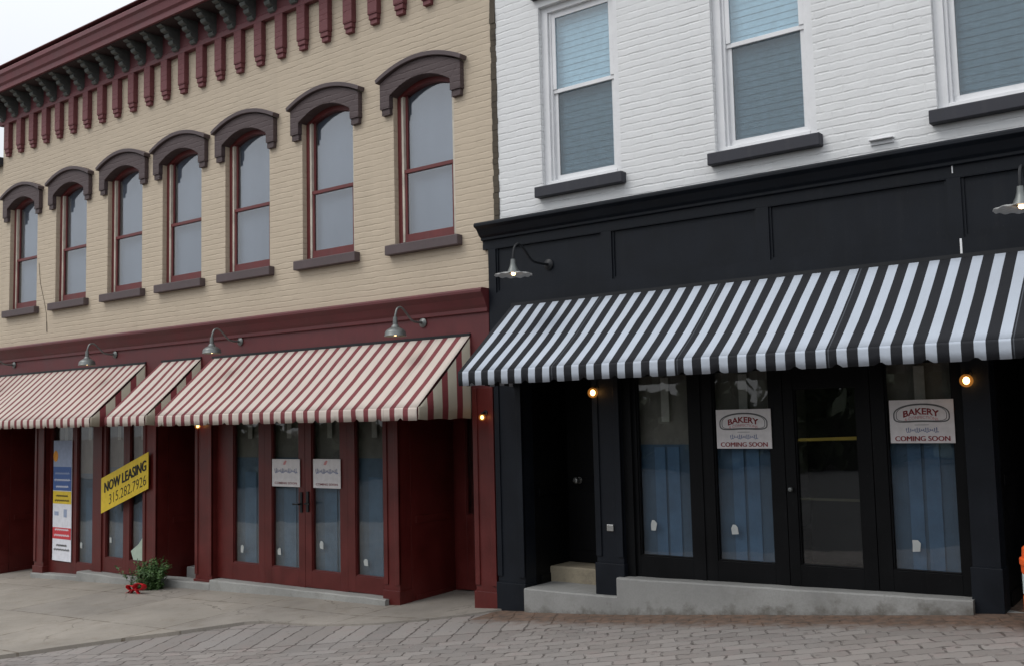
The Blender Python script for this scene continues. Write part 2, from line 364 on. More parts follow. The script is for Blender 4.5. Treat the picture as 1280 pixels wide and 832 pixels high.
M = dict(
    tan=brick('tan painted brick', (.515,.43,.325), (.27,.21,.15), speck=(.25,.19,.13)),
    white=brick('white painted brick', (.715,.722,.722), (.46,.465,.465), row=.0672, speck=(.45,.45,.45), grime=.10),
    red=paint('maroon paint', RED, .42, .2, 4, .09),
    fascia=paint('maroon fascia paint', (.10,.019,.021), .5, .18, 3, .14),
    wred=paint('red window paint', (.135,.026,.026), .45, .15, 5),
    corn=paint('weathered maroon paint', (.145,.046,.052), .6, .15, 3),
    brkt=paint('slate grey paint', (.095,.105,.10), .6, .2, 10),
    brown=brick('brown painted brick', (.078,.055,.056), (.045,.032,.032), row=.068, width=.11, grime=.2, speck=(.11,.09,.09)),
    sill=paint('brown painted stone', (.085,.062,.064), .6, .15, 5),
    cream=paint('cream paint', (.55,.5,.42), .5),
    black=paint('black paint', (.0058,.0078,.0118), .5, .25, 3, .08, spec=.2),
    blacktrim=paint('black trim paint', (.0038,.004,.0046), .5, .25, 3, .06, spec=.12),
    dsill=paint('dark grey painted stone', (.028,.029,.038), .6, .15, 5),
    wtrim=paint('white trim paint', (.745,.75,.76), .4, .05, 4, .08),
    conc=concrete('plinth concrete', (.29,.29,.275), amount=.45, stain=(.15,.14,.12)),
    foot=concrete('damp footed concrete', (.262,.262,.252), amount=.45, stain=(.17,.165,.15), zstain=(.665,.1)),
    oldconc=concrete('worn yellowish concrete', (.30,.26,.19), amount=.6),
    walk=concrete('sidewalk concrete', (.27,.245,.212), stain=(.16,.128,.092), seams=(1.62,1.25,(9.3,.63,0),.0), amount=.45),
    pave=pavers('worn pavers'),
    glassL=glass('old window glass', (.8,.83,.87), 1.5, .03, .10),
    glassW=glass('blue window glass', (.82,.91,.95), 1.5, .02, .08),
    glassS=glass('shop glass', (.86,.87,.87), 1.5, .01, .02),
    shade=blindmat('grey blind fabric', (.41,.445,.48)),
    blind=flat('pale blind slats', (.72,.80,.84), .6),
    mesh=screen_mat('insect screen', (.09,.10,.11), .42),
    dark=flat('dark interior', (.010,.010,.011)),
    inner=sheet('grey interior board', (.21,.20,.175)),
    bluem=sheet('blue backing sheet', (.055,.11,.18)),
    bluel=sheet('lighter blue sheet', (.075,.16,.28)),
    filmA=sheet('grey blue film', (.095,.15,.21)), filmB=sheet('pale blue film', (.10,.18,.275)),
    tagm=flat('pale hanging strip', (.5,.5,.46)),
    paper=flat('white paper', (.42,.44,.43)),
    green=flat('greenish paper', (.38,.46,.38)),
    sign=flat('white sign board', (.62,.60,.60)),
    yellow=flat('yellow vinyl', (.70,.50,.035), .5),
    ink=flat('black ink', (.02,.02,.018)),
    rink=flat('dark red ink', (.22,.03,.035)),
    rpale=flat('pale red ink', (.55,.25,.25)),
    gink=flat('grey ink', (.10,.10,.10)),
    bink=flat('blue ink', (.15,.19,.34)),
    pblue=flat('poster blue', (.07,.13,.32)), pred=flat('poster red', (.55,.05,.06)), porange=flat('poster orange', (.7,.3,.05)),
    pwhite=flat('poster white', (.72,.73,.78)), plilac=flat('poster pale blue', (.32,.38,.52)),
    steel=flat('galvanised metal', (.16,.17,.165), .42, .6),
    iron=flat('dark iron', (.02,.021,.023), .45, .3),
    enamel=flat('pale enamel', (.36,.36,.35), .4),
    bulb=emit('warm bulb', (1,.62,.28), 7),
    globe=emit('lit globe', (1,.62,.30), 14),
    dimglobe=emit('dim lit globe', (1,.6,.3), 8),
    amber=halomat('amber halo'),
    orange=paint('orange plastic', (.75,.11,.02), .45, .08, 4),
    reflect=flat('reflective band', (.55,.66,.66), .35),
    rubber=flat('black rubber', (.02,.02,.02)),
    ribbon=flat('red ribbon', (.55,.012,.02), .5),
    chrome=flat('bright metal', (.6,.6,.58), .25, .9),
    lineyel=flat('yellow reflection', (.42,.31,.05), .5),
    olive=flat('olive reflection', (.05,.05,.025), .5),
    sealant=concrete('old mortar seam', (.085,.07,.052), amount=.95, stain=(.02,.017,.015)),
)
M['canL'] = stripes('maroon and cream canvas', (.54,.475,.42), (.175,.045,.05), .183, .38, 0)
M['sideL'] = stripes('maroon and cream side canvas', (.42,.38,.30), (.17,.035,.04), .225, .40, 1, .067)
M['canR'] = stripes('black and white canvas', (.43,.475,.54), (.0145,.0155,.019), .153, .52, 0)
M['sideR'] = stripes('black and white side canvas', (.43,.475,.54), (.0145,.0155,.019), .153, .52, 1)

# ------------------------------------------------------------------ ground
GX = [-400,-60,-30,-16.8,-12,-7.8,-6.2,-4.87,-1.83,0,20,60,400]
GZ = [-2.6,-2.2,-1.0,-.39,-.18,-.02,.09,.19,.49,.62,1.5,2.4,2.6]
def gz(x, y):
    for i in range(len(GX)-1):
        if x <= GX[i+1]:
            t = (x-GX[i])/(GX[i+1]-GX[i]); z = GZ[i]+t*(GZ[i+1]-GZ[i]); break
    z += .03*max(y, -14) if y < 0 else .03*min(y, 1)
    return z - (.12 if -41 < y < -6 else 0)
def frange(a, b, s):
    n = max(1, round((b-a)/s)); return [a+(b-a)*i/n for i in range(n+1)]
xs = frange(-400,-60,60)[:-1] + frange(-60,-18,6)[:-1] + frange(-18,4,.25)[:-1] + frange(4,60,7)[:-1] + frange(60,400,60)
ys = frange(-400,-60,85)[:-1] + [-60,-41,-40.99,-30,-20,-14,-11,-8.5,-6.01] + frange(-6,1.5,.25)[:-1] + frange(1.5,400,80)
g = MB(); idx = {}
for j, y in enumerate(ys):
    for i, x in enumerate(xs):
        w = .008*noise.noise(Vector((x*.9, y*.9, 0))) if -18 < x < 4 and -8 < y < -.1 else 0
        g.v.append((x, y, gz(x, y)+w))
W = len(xs)
for j in range(len(ys)-1):
    for i in range(W-1):
        g.f.append((j*W+i, j*W+i+1, (j+1)*W+i+1, (j+1)*W+i)); g.smooth.add(len(g.f)-1)
tag(g.build('ground', M['pave']), kind='structure')

rd = MB(); n0 = len(xs)
for y in (-40.98,-30,-20,-14,-11,-8.5,-6.02):
    for x in xs: rd.v.append((x, y, gz(x,y)+.006))
for j in range(6):
    for i in range(n0-1): rd.f.append((j*n0+i, j*n0+i+1, (j+1)*n0+i+1, (j+1)*n0+i))
tag(rd.build('road', concrete('asphalt', (.055,.055,.056), stain=(.03,.03,.03), amount=.4)), kind='structure')

edge = [(1.2,-6.31),(.02,-6.31),(0,-6.23),(-.07,-6.24),(-.22,-6.34),(-.38,-6.48),(-.5,-6.6),(-.65,-6.76),(-.78,-6.96),(-.91,-7.17),(-1.0,-7.4),(-1.07,-7.68),(-1.12,-7.9),(-1.15,-8.07),
        (-1.20,-8.5),(-1.32,-8.68),(-1.61,-8.84),(-1.99,-9.05),(-2.27,-9.27),(-2.64,-9.51),(-3.26,-9.87),(-5,-10.85),(-8,-12.6),(-14,-16)]
sw = MB(); cols = [0,.25,.5,.75,.88,.93,.96,.98,.99,1]
fx = [-40,-28] + frange(-22,-9,.5)
def lift(x): return .012 + .022*max(0, min(1, (-7.8-x)/1.2))
rows = []
for y, xr in edge:
    row = [x for x in fx if x < xr-.3]
    n = len(fx) + 16 - len(row)
    last = row[-1]; row += [last+(xr-last)*k/n for k in range(1, n+1)]
    rows.append([(x, y, gz(x,y)+lift(x)+.004) for x in row])
K = len(rows[0])
for r_ in rows: sw.v += r_
for j in range(len(rows)-1):
    for i in range(K-1):
        sw.f.append((j*K+i, (j+1)*K+i, (j+1)*K+i+1, j*K+i+1))
for a, b in zip(rows, rows[1:]):
    p, q = a[-1], b[-1]
    sw.face([p, q, (q[0]+.004,q[1]-.004,q[2]-.08), (p[0]+.004,p[1]-.004,p[2]-.08)])
tag(sw.build('sidewalk', M['walk']), kind='structure')

# ------------------------------------------------------------------ walls with openings
def wall(mb, x0, x1, z0, z1, ops, y=0., depth=.16):
    X = sorted({x0, x1, *[o[0] for o in ops], *[o[1] for o in ops]}); Z = sorted({z0, z1, *[o[2] for o in ops], *[o[3] for o in ops]})
    for a, b in zip(X, X[1:]):
        for c, d in zip(Z, Z[1:]):
            mx, mz = (a+b)/2, (c+d)/2
            if any(o[0] < mx < o[1] and o[2] < mz < o[3] for o in ops): continue
            mb.face([(a,y,c),(b,y,c),(b,y,d),(a,y,d)])
    for a, b, c, d in ops:
        Y = y+depth
        mb.face([(a,y,c),(a,Y,c),(a,Y,d),(a,y,d)]); mb.face([(b,y,c),(b,y,d),(b,Y,d),(b,Y,c)])
        mb.face([(a,y,c),(b,y,c),(b,Y,c),(a,Y,c)]); mb.face([(a,y,d),(a,Y,d),(b,Y,d),(b,y,d)])
def shell(mb, x0, x1, z0, z1, yb=11):
    """sides, back and roof behind a front wall"""
    mb.face([(x0,0,z0),(x0,0,z1),(x0,yb,z1),(x0,yb,z0)]); mb.face([(x1,0,z0),(x1,yb,z0),(x1,yb,z1),(x1,0,z1)])
    mb.face([(x0,yb,z0),(x0,yb,z1),(x1,yb,z1),(x1,yb,z0)])
    mb.face([(x0,0,z1),(x1,0,z1),(x1,yb,z1-.3),(x0,yb,z1-.3)])

# ================================================================== TAN BUILDING
TX0, TX1 = -16.86, -6.275
tan = empty('brick_building', (0,0,0), 'tan painted brick building with maroon bracketed cornice, arched windows and maroon shopfront', 'building')
WC = [-16.12,-14.64,-13.15,-11.75,-10.33,-8.81,-7.26]
w = MB(); wall(w, TX0, TX1, 3.25, 7.40, [(c-.45,c+.45,3.93,5.80) for c in WC]); shell(w, TX0, TX1, -1, 7.40)
w.build('wall', M['tan'], tan)

def arc(half, zs, za, n=14, x=0):
    """segmental arch from (-half, zs) over (0, za) to (half, zs)"""
    return [(x+half*t, za-(za-zs)*t*t) for t in [(-1+2*i/n) for i in range(n+1)]]
# --- one arched window, copied
f = MB(); yb = .10
f.box(-.45,-.395,.065,.2,3.96,5.72); f.box(.395,.45,.065,.2,3.96,5.72)                   # jambs
f.band(arc(.45,5.60,5.72), [(x, 5.82) for x,_ in arc(.45,5.6,5.72)], .07, .2)            # arched head
win = f.build('window', M['wred'], tan, (WC[0],0,0), bevel=.004)
s_ = MB(); s_.box(-.395,-.365,.072,.19,3.97,5.70); s_.box(.365,.395,.072,.19,3.97,5.70); s_.build('parting_bead', M['cream'], win)
s_ = MB(); s_.box(-.365,.365,.080,.115,3.965,4.055); s_.box(-.365,-.335,.085,.115,4.055,4.75); s_.box(.335,.365,.085,.115,4.055,4.75)
s_.box(-.365,.365,.078,.135,4.75,4.792); s_.box(-.365,-.335,.110,.14,4.792,5.68); s_.box(.335,.365,.110,.14,4.792,5.68)
s_.build('sash', M['wred'], win, bevel=.003)
p = MB(); p.box(-.335,.335,.098,.102,4.055,4.75); p.box(-.335,.335,.122,.126,4.792,5.72); p.build('pane', M['glassL'], win)
p = MB(); p.box(-.36,.40,.165,.17,3.97,5.8); p.build('blind', M['shade'], win)
# sill
s_ = MB(); s_.box(-.535,.535,-.085,.13,3.82,3.93); s_.build('sill', M['sill'], win, bevel=.008)
# hood: segmental arch with dropped legs, stepped feet and a cap moulding
h = MB(); n = 16
inner = arc(.455,5.63,5.775,n); outer = [(x*.60/.455, z) for x, z in arc(.455,5.80,5.955,n)]
h.band(inner, outer, -.065, .17)
for sgn in (-1, 1):
    h.box(min(sgn*.452,sgn*.60), max(sgn*.452,sgn*.60), -.064, .02, 5.50, 5.80)
    h.box(min(sgn*.46,sgn*.585), max(sgn*.46,sgn*.585), -.048, .02, 5.43, 5.50)
hood = h.build('window_hood', M['brown'], win, bevel=.004)
h = MB(); lo = [(x*.63/.455, z) for x, z in arc(.455,5.803,5.958,n)]; hi = [(x*.645/.455, z) for x, z in arc(.455,5.85,6.01,n)]
h.band(lo, hi, -.10, .02); h.build('hood_cap', M['sill'], win, bevel=.006)
for c in WC[1:]:
    k = copy_tree(win, tan); k.location.x = c

# --- cornice with corbel table and brackets
c = MB()
prof = [(0,7.10),(-.075,7.10),(-.075,7.17),(-.06,7.19),(-.06,7.45),(-.39,7.46),(-.42,7.46),(-.42,7.54),(-.45,7.57),(-.47,7.66),(-.50,7.69),(-.50,7.75),(-.48,7.77),(0,7.82),(.35,7.82),(.35,7.3),(0,7.3)]
c.prism_x(prof, TX0-.02, TX1-.01)
c.prism_x([(-.42,7.46),(-.42,7.54),(-.45,7.57),(-.47,7.66),(-.50,7.69),(-.50,7.75),(-.48,7.77),(0.3,7.815),(.3,7.46)], TX0-.40, TX0-.02)
corn = c.build('cornice', M['corn'], tan, bevel=.004)
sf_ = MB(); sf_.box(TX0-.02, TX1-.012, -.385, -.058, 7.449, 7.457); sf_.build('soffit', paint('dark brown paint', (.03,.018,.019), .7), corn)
cap = MB(); cap.box(TX0-.40, TX1-.01, -.505, .3, 7.822, 7.834); cap.build('cornice_flashing', M['corn'], corn)
b = MB()
b.box(-.075,.075,-.075,.02,6.66,7.10); b.box(-.066,.066,-.064,.02,6.60,6.66); b.box(-.056,.056,-.050,.02,6.545,6.60)
cb = b.build('corbel', brick('maroon painted brick', (.16,.05,.055), (.09,.03,.03), row=.068, width=.11, speck=(.2,.09,.09)), corn, (-16.62,0,0), bevel=.004)
b = MB()
pr = [(-.055,7.145),(-.105,7.15),(-.13,7.18),(-.11,7.205),(-.165,7.225),(-.185,7.26),(-.165,7.285),(-.225,7.305),(-.245,7.34),(-.225,7.36),(-.285,7.375),(-.305,7.405),(-.29,7.42),(-.345,7.43),(-.36,7.445),(-.36,7.452),(-.055,7.452)]
b.prism_x(pr, -.055, .055)
br = b.build('bracket', M['brkt'], corn, (-16.72,0,0), bevel=.004)
x = -16.62; i = 0
while x < TX1-.1:
    if i: k = copy_tree(cb, corn); k.location.x = x
    if i: k = copy_tree(br, corn); k.location.x = x-.10
    x += .4125; i += 1

# --- shopfront of the tan building
f = MB()
f.prism_x([(.15,3.32),(-.15,3.32),(-.165,3.30),(-.165,3.275),(-.12,3.22),(-.09,3.15),(-.07,3.12),(-.07,3.08),(-.045,3.07),(-.045,2.55),(-.03,2.5),(-.03,2.30),(.15,2.30)], TX0-.01, -6.355)
f.build('shopfront_cornice', M['fascia'], tan, bevel=.003)
def pilaster(x0, x1, z0, z1, mat, parent, y0=-.06, y1=.125, base=.3, inset=True):
    m = MB(); m.box(x0, x1, y0, y1, z0, z1)
    m.box(x0-.012, x1+.012, y0-.02, y1-.01, z0, z0+base)
    if inset and x1-x0 > .2:                # raised stiles either side of a sunk panel
        m.box(x0, x0+.06, y0-.014, y0+.02, z0+base+.06, z1); m.box(x1-.06, x1, y0-.014, y0+.02, z0+base+.06, z1)
    return m.build('pilaster', mat, parent, bevel=.004)
pilaster(-16.86,-16.68,-.50,2.3,M['red'],tan)
pilaster(-15.50,-15.22,-.42,2.3,M['red'],tan)
pilaster(-13.94,-13.70,-.40,2.3,M['red'],tan, y0=0.0, inset=False)
pilaster(-12.53,-12.22,-.35,2.3,M['red'],tan)
pilaster(-11.33,-10.98,-.30,2.3,M['red'],tan)
pilaster(-7.88,-7.65,-.15,2.3,M['red'],tan)
pilaster(-6.58,-6.305,-.05,2.3,M['red'],tan)

def shopwin(parent, name, x0, x1, z0, zb, z1, gx0, gx1, mat, y=.05, zt=None, handle=None, knob=None, back='blue', sticker=None, strip=True):
    """a glazed shopfront leaf: frame x0..x1, z0..z1; glass gx0..gx1 from zb up"""
    zt = zt or z1-.08; gz1 = zt
    m = MB(); m.box(x0, gx0, y-.03, y+.04, z0, z1); m.box(gx1, x1, y-.03, y+.04, z0, z1)
    m.box(gx0, gx1, y-.0295, y+.0395, z0, zb); m.box(gx0, gx1, y-.0295, y+.0395, zt, z1)
    # glazing beads
    m.box(gx0, gx0+.012, y-.018, y+.02, zb, zt); m.box(gx1-.012, gx1, y-.018, y+.02, zb, zt); m.box(gx0+.012, gx1-.012, y-.018, y+.02, zb, zb+.012)
    o = m.build(name, mat, parent, bevel=.003)
    q = MB(); q.box(gx0, gx1, y+.002, y+.008, zb, zt); q.build('pane', M['glassS'], o)
    cx = (gx0+gx1)/2; hw = (gx1-gx0)/2; zc = zb+1.0
    if back == 'blue' and mat is M['red']:      # paler film hung higher, behind the maroon shopfront
        q = MB(); q.box(gx0-.06, gx1+.06, y+.075, y+.08, zb-.05, zt+.05); q.build('backing_board', M['inner'], o)
        q = MB(); q.box(gx0-.05, gx1+.05, y+.06, y+.064, zb-.05, zb+1.28+.06*rnd.random()); q.build('blue_sheet', M['filmA'], o)
        q = MB(); q.box(cx-.42*hw, cx+.46*hw, y+.048, y+.054, zb-.05, zb+1.1+.1*rnd.random()); q.build('paper_strip', M['filmB'], o)
        if strip:
            q = MB(); q.box(cx-.04, cx+.04, y+.042, y+.046, zt-.42, zt-.02); q.build('hanging_tag', M['tagm'], o)
    elif back == 'blue':
        q = MB(); q.box(gx0-.06, gx1+.06, y+.075, y+.08, zb-.05, zt+.05); q.build('backing_board', M['inner'], o)
        q = MB(); q.box(gx0-.05, gx1+.05, y+.06, y+.064, zb-.05, zc+.06*rnd.random()); q.build('blue_sheet', M['bluem'], o)
        q = MB(); q.box(cx-.48*hw, cx-.02, y+.048, y+.054, zb-.05, zc-.02); q.box(cx+.006, cx+.46*hw, y+.048, y+.054, zb-.05, zc-.02); q.build('paper_strip', M['bluel'], o)
        if strip:
            q = MB(); q.box(cx-.04, cx+.04, y+.042, y+.046, zt-.42, zt-.02); q.build('hanging_tag', M['tagm'], o)
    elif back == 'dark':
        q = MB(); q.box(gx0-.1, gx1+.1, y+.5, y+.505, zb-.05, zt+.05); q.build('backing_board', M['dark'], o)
    if sticker:
        sx, sz = sticker; q = MB()
        j = lambda: rnd.uniform(-.009,.009)
        q.prism_y([(sx-.028+j(),sz-.04+j()),(sx+.025+j(),sz-.045+j()),(sx+.03+j(),sz+.025+j()),(sx+.010+j(),sz+.045+j()),(sx-.02+j(),sz+.04+j()),(sx-.032+j(),sz+.01)], y-.004, y+.0005); q.build('sticker', M['paper'], o)
    if handle is not None:
        q = MB(); q.box(handle-.018, handle+.018, y-.05, y-.03, z0+.88, z0+1.12); q.tube([(handle,y-.04,z0+.98),(handle,y-.09,z0+.98),(handle+(.09 if handle<cx else -.09),y-.09,z0+.98)], .011); q.build('handle', M['iron'], o)
    return o
# left bay: poster window, side light, double door
shopwin(tan,'shop_window',-15.22,-14.47,-.215,-.03,2.3,-15.17,-14.55,M['red'])
shopwin(tan,'shop_window',-14.47,-13.94,-.195,-.02,2.3,-14.42,-13.95,M['red'],sticker=(-14.31,.24))
shopwin(tan,'door',-13.70,-13.085,-.095,.11,2.3,-13.62,-13.16,M['red'],sticker=(-13.52,.36))
shopwin(tan,'door',-13.085,-12.53,-.09,.11,2.3,-13.0,-12.58,M['red'])
# middle bay
shopwin(tan,'shop_window',-10.98,-10.02,.03,.245,2.3,-10.65,-10.14,M['red'],sticker=(-10.5,.42))
shopwin(tan,'door',-10.02,-9.275,.04,.245,2.3,-9.89,-9.39,M['red'],handle=-9.33,sticker=(-9.78,.43))
shopwin(tan,'door',-9.27,-8.545,.05,.245,2.3,-9.16,-8.67,M['red'],handle=-9.215,sticker=(-9.02,.55))
shopwin(tan,'shop_window',-8.545,-7.88,.06,.245,2.3,-8.42,-7.92,M['red'],sticker=(-8.28,.40))
def alcove(parent, x0, x1, yb, z0, z1, mat, back=None, y0=.128):
    m = MB()
    m.box(x0-.03, x0, y0, yb, z0, z1); m.box(x1, x1+.03, y0, yb, z0, z1); m.box(x0-.03, x1+.03, yb, yb+.03, z0, z1); m.box(x0, x1, y0, yb, z1-.05, z1)
    # board grooves and a rail on the side walls
    for sx, d in ((x0, 1), (x1, -1)):
        m.box(min(sx,sx+d*.012), max(sx,sx+d*.012), y0+.07, yb-.07, z0+.02, z0+.22); m.box(min(sx,sx+d*.012), max(sx,sx+d*.012), y0+.07, yb-.07, z0+1.0, z0+1.08)
    return m.build('entrance_alcove', mat, parent, bevel=.003)
alcove(tan,-16.68,-15.50,.95,-.5,2.32,M['red'])
alcove(tan,-12.22,-11.33,.85,-.35,2.32,M['red'])
alcove(tan,-7.65,-6.58,.86,-.15,2.32,M['red'])
shopwin(tan,'door',-16.45,-15.65,-.30,.65,2.2,-16.32,-15.78,M['red'],y=.90,back='dark',handle=-15.72)
shopwin(tan,'door',-12.10,-11.42,.03,.72,2.2,-11.93,-11.58,M['red'],y=.80,back='dark',handle=-11.47)
shopwin(tan,'door',-7.55,-6.68,.06,.9,2.2,-7.40,-6.84,M['red'],y=.81,back='dark',handle=-6.75)
def plinth(parent, name, x0, x1, y0, y1, zb0, zb1, zt0, zt1, mat, bev=.012):
    m = MB(); n = max(2, int((x1-x0)/.12)); 
    T = [i/n for i in range(n+1)]
    jit = [(.006*noise.noise(Vector((x0+t*(x1-x0),3,0))*3), .010*noise.noise(Vector((x0+t*(x1-x0),9,0))*4)) for t in T]
    for i in range(n):
        a, b_ = T[i], T[i+1]; xa, xb = x0+a*(x1-x0), x0+b_*(x1-x0)
        za, zb = zt0+a*(zt1-zt0)+jit[i][0], zt0+b_*(zt1-zt0)+jit[i+1][0]; ya, yb_ = y0+jit[i][1], y0+jit[i+1][1]
        ga, gb = zb0+a*(zb1-zb0), zb0+b_*(zb1-zb0)
        m.face([(xa,ya,ga),(xb,yb_,gb),(xb,yb_,zb-.012),(xa,ya,za-.012)]); m.face([(xa,ya,za-.012),(xb,yb_,zb-.012),(xb,yb_+.012,zb),(xa,ya+.012,za)])
        m.face([(xa,ya+.012,za),(xb,yb_+.012,zb),(xb,y1,zb),(xa,y1,za)])
    for t, x, z, g_, j in ((0,x0,zt0,zb0,jit[0]),(1,x1,zt1,zb1,jit[-1])):
        m.face([(x,y0+j[1],g_),(x,y1,g_),(x,y1,z+j[0]),(x,y0+j[1]+.012,z+j[0]),(x,y0+j[1],z+j[0]-.012)])
    m.face([(x0,y0,zb0),(x1,y0,zb1),(x1,y1,zb1),(x0,y1,zb0)])
    return m.build(name, mat, parent)
plinth(tan,'plinth',-15.45,-14.08,-.14,.14,-.5,-.45,-.225,-.175,M['conc'])
plinth(tan,'plinth',-14.07,-12.46,-.16,.14,-.45,-.4,-.10,-.10,M['conc'])
plinth(tan,'step',-12.30,-10.93,-.14,.10,-.4,-.3,-.055,-.02,M['conc'])
plinth(tan,'step',-12.15,-11.36,.38,.84,-.3,-.3,.04,.04,M['conc'])
plinth(tan,'plinth',-10.92,-7.80,-.14,.14,-.3,-.15,.025,.06,M['conc'])
sm = MB()
for k in range(70):
    z = 3.95 + k*.06; xo = .012*noise.noise(Vector((k*.7,1,2)))
    sm.box(-6.285+xo, -6.215+xo, -.004-.02*abs(noise.noise(Vector((k*.9,4,1)))), .1, z, z+.058)
sm.build('wall_seam', M['sealant'], tan)
# crack running down from the first window
cr = MB(); cr.tube([(-15.60,-.003,4.62),(-15.55,-.003,4.3),(-15.42,-.003,4.0),(-15.35,-.003,3.8),(-15.33,-.003,3.62)], .004, 5); cr.tube([(-15.33,-.003,3.66),(-15.32,-.003,3.5)], .008, 5); cr.build('cable', M['sealant'], tan)

# lower neighbour at the far left
nb = empty('brick_building', (-20,.04,0), 'lower tan brick building beyond the maroon cornice, a sliver at the left edge', 'building')
w = MB(); wall(w, -25.5, TX0-.005, -1.2, 6.45, [(c-.45,c+.45,3.9,5.7) for c in (-24.2,-22.6,-21,-19.4,-17.9)], y=.04); w.box(-25.5,TX0-.006,.25,9,-1.2,6.44)
w.build('wall', M['tan'], nb, shift=(-20,.04,0))
w = MB(); w.box(-25.6,TX0-.01,-.06,9,6.452,6.58); w.build('coping', M['dsill'], nb, shift=(-20,.04,0), bevel=.006)
for c in (-24.2,-22.6,-21,-19.4,-17.9):
    w = MB(); w.box(c-.5,c+.5,-.04,.1,3.80,3.895); w.build('sill', M['sill'], nb, shift=(-20,.04,0))
    w = MB(); w.box(c-.42,c+.42,.16,.2,3.92,5.68); w.build('window', M['shade'], nb, shift=(-20,.04,0))

# ================================================================== WHITE BUILDING
WX0, WX1 = -6.22, 3.2
wht = empty('brick_building', (0,0,.1), 'white painted brick building with black panelled shopfront and double hung windows', 'building')
wht.location = (0,0,0)
VC = [-5.205,-3.32,-1.455,.42]
w = MB(); wall(w, WX0, WX1, 3.9, 7.9, [(c-.46,c+.46,4.265,6.12) for c in VC], depth=.14); shell(w, WX0, WX1, -1, 7.9)
w.build('wall', M['white'], wht)
f = MB()
f.box(-.46,-.385,.05,.16,4.265,6.12); f.box(.385,.46,.05,.16,4.265,6.12); f.box(-.385,.385,.051,.16,6.06,6.12); f.box(-.385,.385,.045,.16,4.265,4.325)
f.box(-.385,-.36,.075,.16,4.325,6.06); f.box(.36,.385,.075,.16,4.325,6.06)
win = f.build('window', M['wtrim'], wht, (VC[0],0,0), bevel=.004)
s_ = MB()
s_.box(-.36,.36,.11,.14,4.325,4.385); s_.box(-.36,-.315,.11,.14,4.385,5.225); s_.box(.315,.36,.11,.14,4.385,5.225); s_.box(-.36,.36,.095,.155,5.225,5.265)
s_.box(-.36,-.315,.085,.115,5.265,6.06); s_.box(.315,.36,.085,.115,5.265,6.06); s_.box(-.315,.315,.085,.115,6.0,6.06)
s_.build('sash', M['wtrim'], win, bevel=.003)
p = MB(); p.box(-.315,.315,.123,.127,4.385,5.225); p.box(-.315,.315,.098,.102,5.265,6.0); p.build('pane', M['glassW'], win)
p = MB(); p.face([(-.315,.108,4.385),(.315,.108,4.385),(.315,.108,5.225),(-.315,.108,5.225)]); p.build('insect_screen', M['mesh'], win)
p = MB()
for k in range(29):
    z = 4.36+k*.0605; t = .003*math.sin(k*1.7)
    p.hexa([(-.37,.165,z+t),(.37,.165,z),(.37,.170,z+.060),(-.37,.170,z+.060+t)], [(-.37,.167,z+.003+t),(.37,.167,z+.003),(.37,.172,z+.063),(-.37,.172,z+.063+t)])
p.box(-.38,.38,.190,.195,4.33,6.1)
p.build('blind', M['blind'], win)
s_ = MB(); s_.box(-.505,.505,-.085,.10,4.155,4.262); s_.build('sill', M['dsill'], win, bevel=.008)
s_ = MB(); s_.box(-.52,.52,-.06,.05,6.20,6.36); s_.build('lintel', M['dsill'], win, bevel=.008)
for c in VC[1:]:
    k = copy_tree(win, wht); k.location.x = c
v = MB(); v.box(-2.43,-2.25,-.012,.01,4.085,4.118); v.box(-2.435,-2.245,-.05,.01,4.118,4.128); v.build('vent', M['wtrim'], wht, bevel=.002)
# entablature: crown moulding, sunk panels
f = MB()
f.prism_x([(.1,3.995),(-.17,3.985),(-.185,3.97),(-.185,3.945),(-.14,3.92),(-.10,3.86),(-.07,3.84),(-.07,3.815),(-.04,3.81),(-.04,3.72),(.1,3.72)], -6.42, WX1)
f.build('shopfront_cornice', M['black'], wht, bevel=.003)
PX = [(-6.25,-4.97),(-4.86,-3.41),(-3.30,-1.87),(-1.77,-.3),(-.2,1.3),(1.4,2.9)]
f = MB(); wall(f, -6.345, WX1, 2.38, 3.72, [(a,b_,3.26,3.715) for a,b_ in PX], y=-.045, depth=.028)
f.box(-6.345, WX1, -.017, .1, 2.38, 3.72); f.face([(-6.345,-.045,2.38),(-6.345,-.045,3.72),(-6.345,.1,3.72),(-6.345,.1,2.38)])
f.face([(-6.345,-.045,2.38),(WX1,-.045,2.38),(WX1,-.017,2.38),(-6.345,-.017,2.38)])
for a, b_ in PX:   # ogee bead inside each panel
    f.box(a, b_, -.030, -.016, 3.26, 3.28); f.box(a, a+.02, -.030, -.016, 3.28, 3.715); f.box(b_-.02, b_, -.030, -.016, 3.28, 3.715)
f.build('fascia', M['black'], wht)
f = MB(); f.box(-1.826,-1.818,-.049,-.044,3.755,3.81); f.build('joint_gap', M['wtrim'], wht)
f = MB(); f.box(-1.80,-1.785,-.049,-.044,3.08,3.25); f.build('joint_gap', M['wtrim'], wht)
B = M['black']; BT = M['blacktrim']
pilaster(-6.29,-5.955,.0,2.40,B,wht, y0=-.06, base=.36)
pilaster(-5.12,-4.83,.33,2.40,B,wht, y0=-.05, base=.30)
pilaster(-1.85,-1.655,.42,2.40,B,wht, y0=-.05, base=.40)
pilaster(-.0,.3,.45,2.40,B,wht, y0=-.05, base=.40)
alcove(wht,-5.955,-5.12,.72,.2,2.42,BT)
dm = MB(); dm.box(-5.90,-5.17,.67,.71,.50,2.36)
for zz in ((.62,1.2),(1.36,2.2)):
    for xx in ((-5.80,-5.57),(-5.50,-5.27)): dm.box(xx[0],xx[1],.658,.672,zz[0],zz[1])
dr = dm.build('door', BT, wht, bevel=.004)
q = MB(); q.lathe([(0,-.06),(.02,-.055),(.03,-.035),(.028,-.015),(.012,-.005),(.012,.02),(.028,.022),(.028,.03)], n=14)
q.v = [(x_*1.3-5.765, .63+z_, 1.33+y_*1.3) for x_, y_, z_ in q.v]; q.build('knob', M['chrome'], dr)
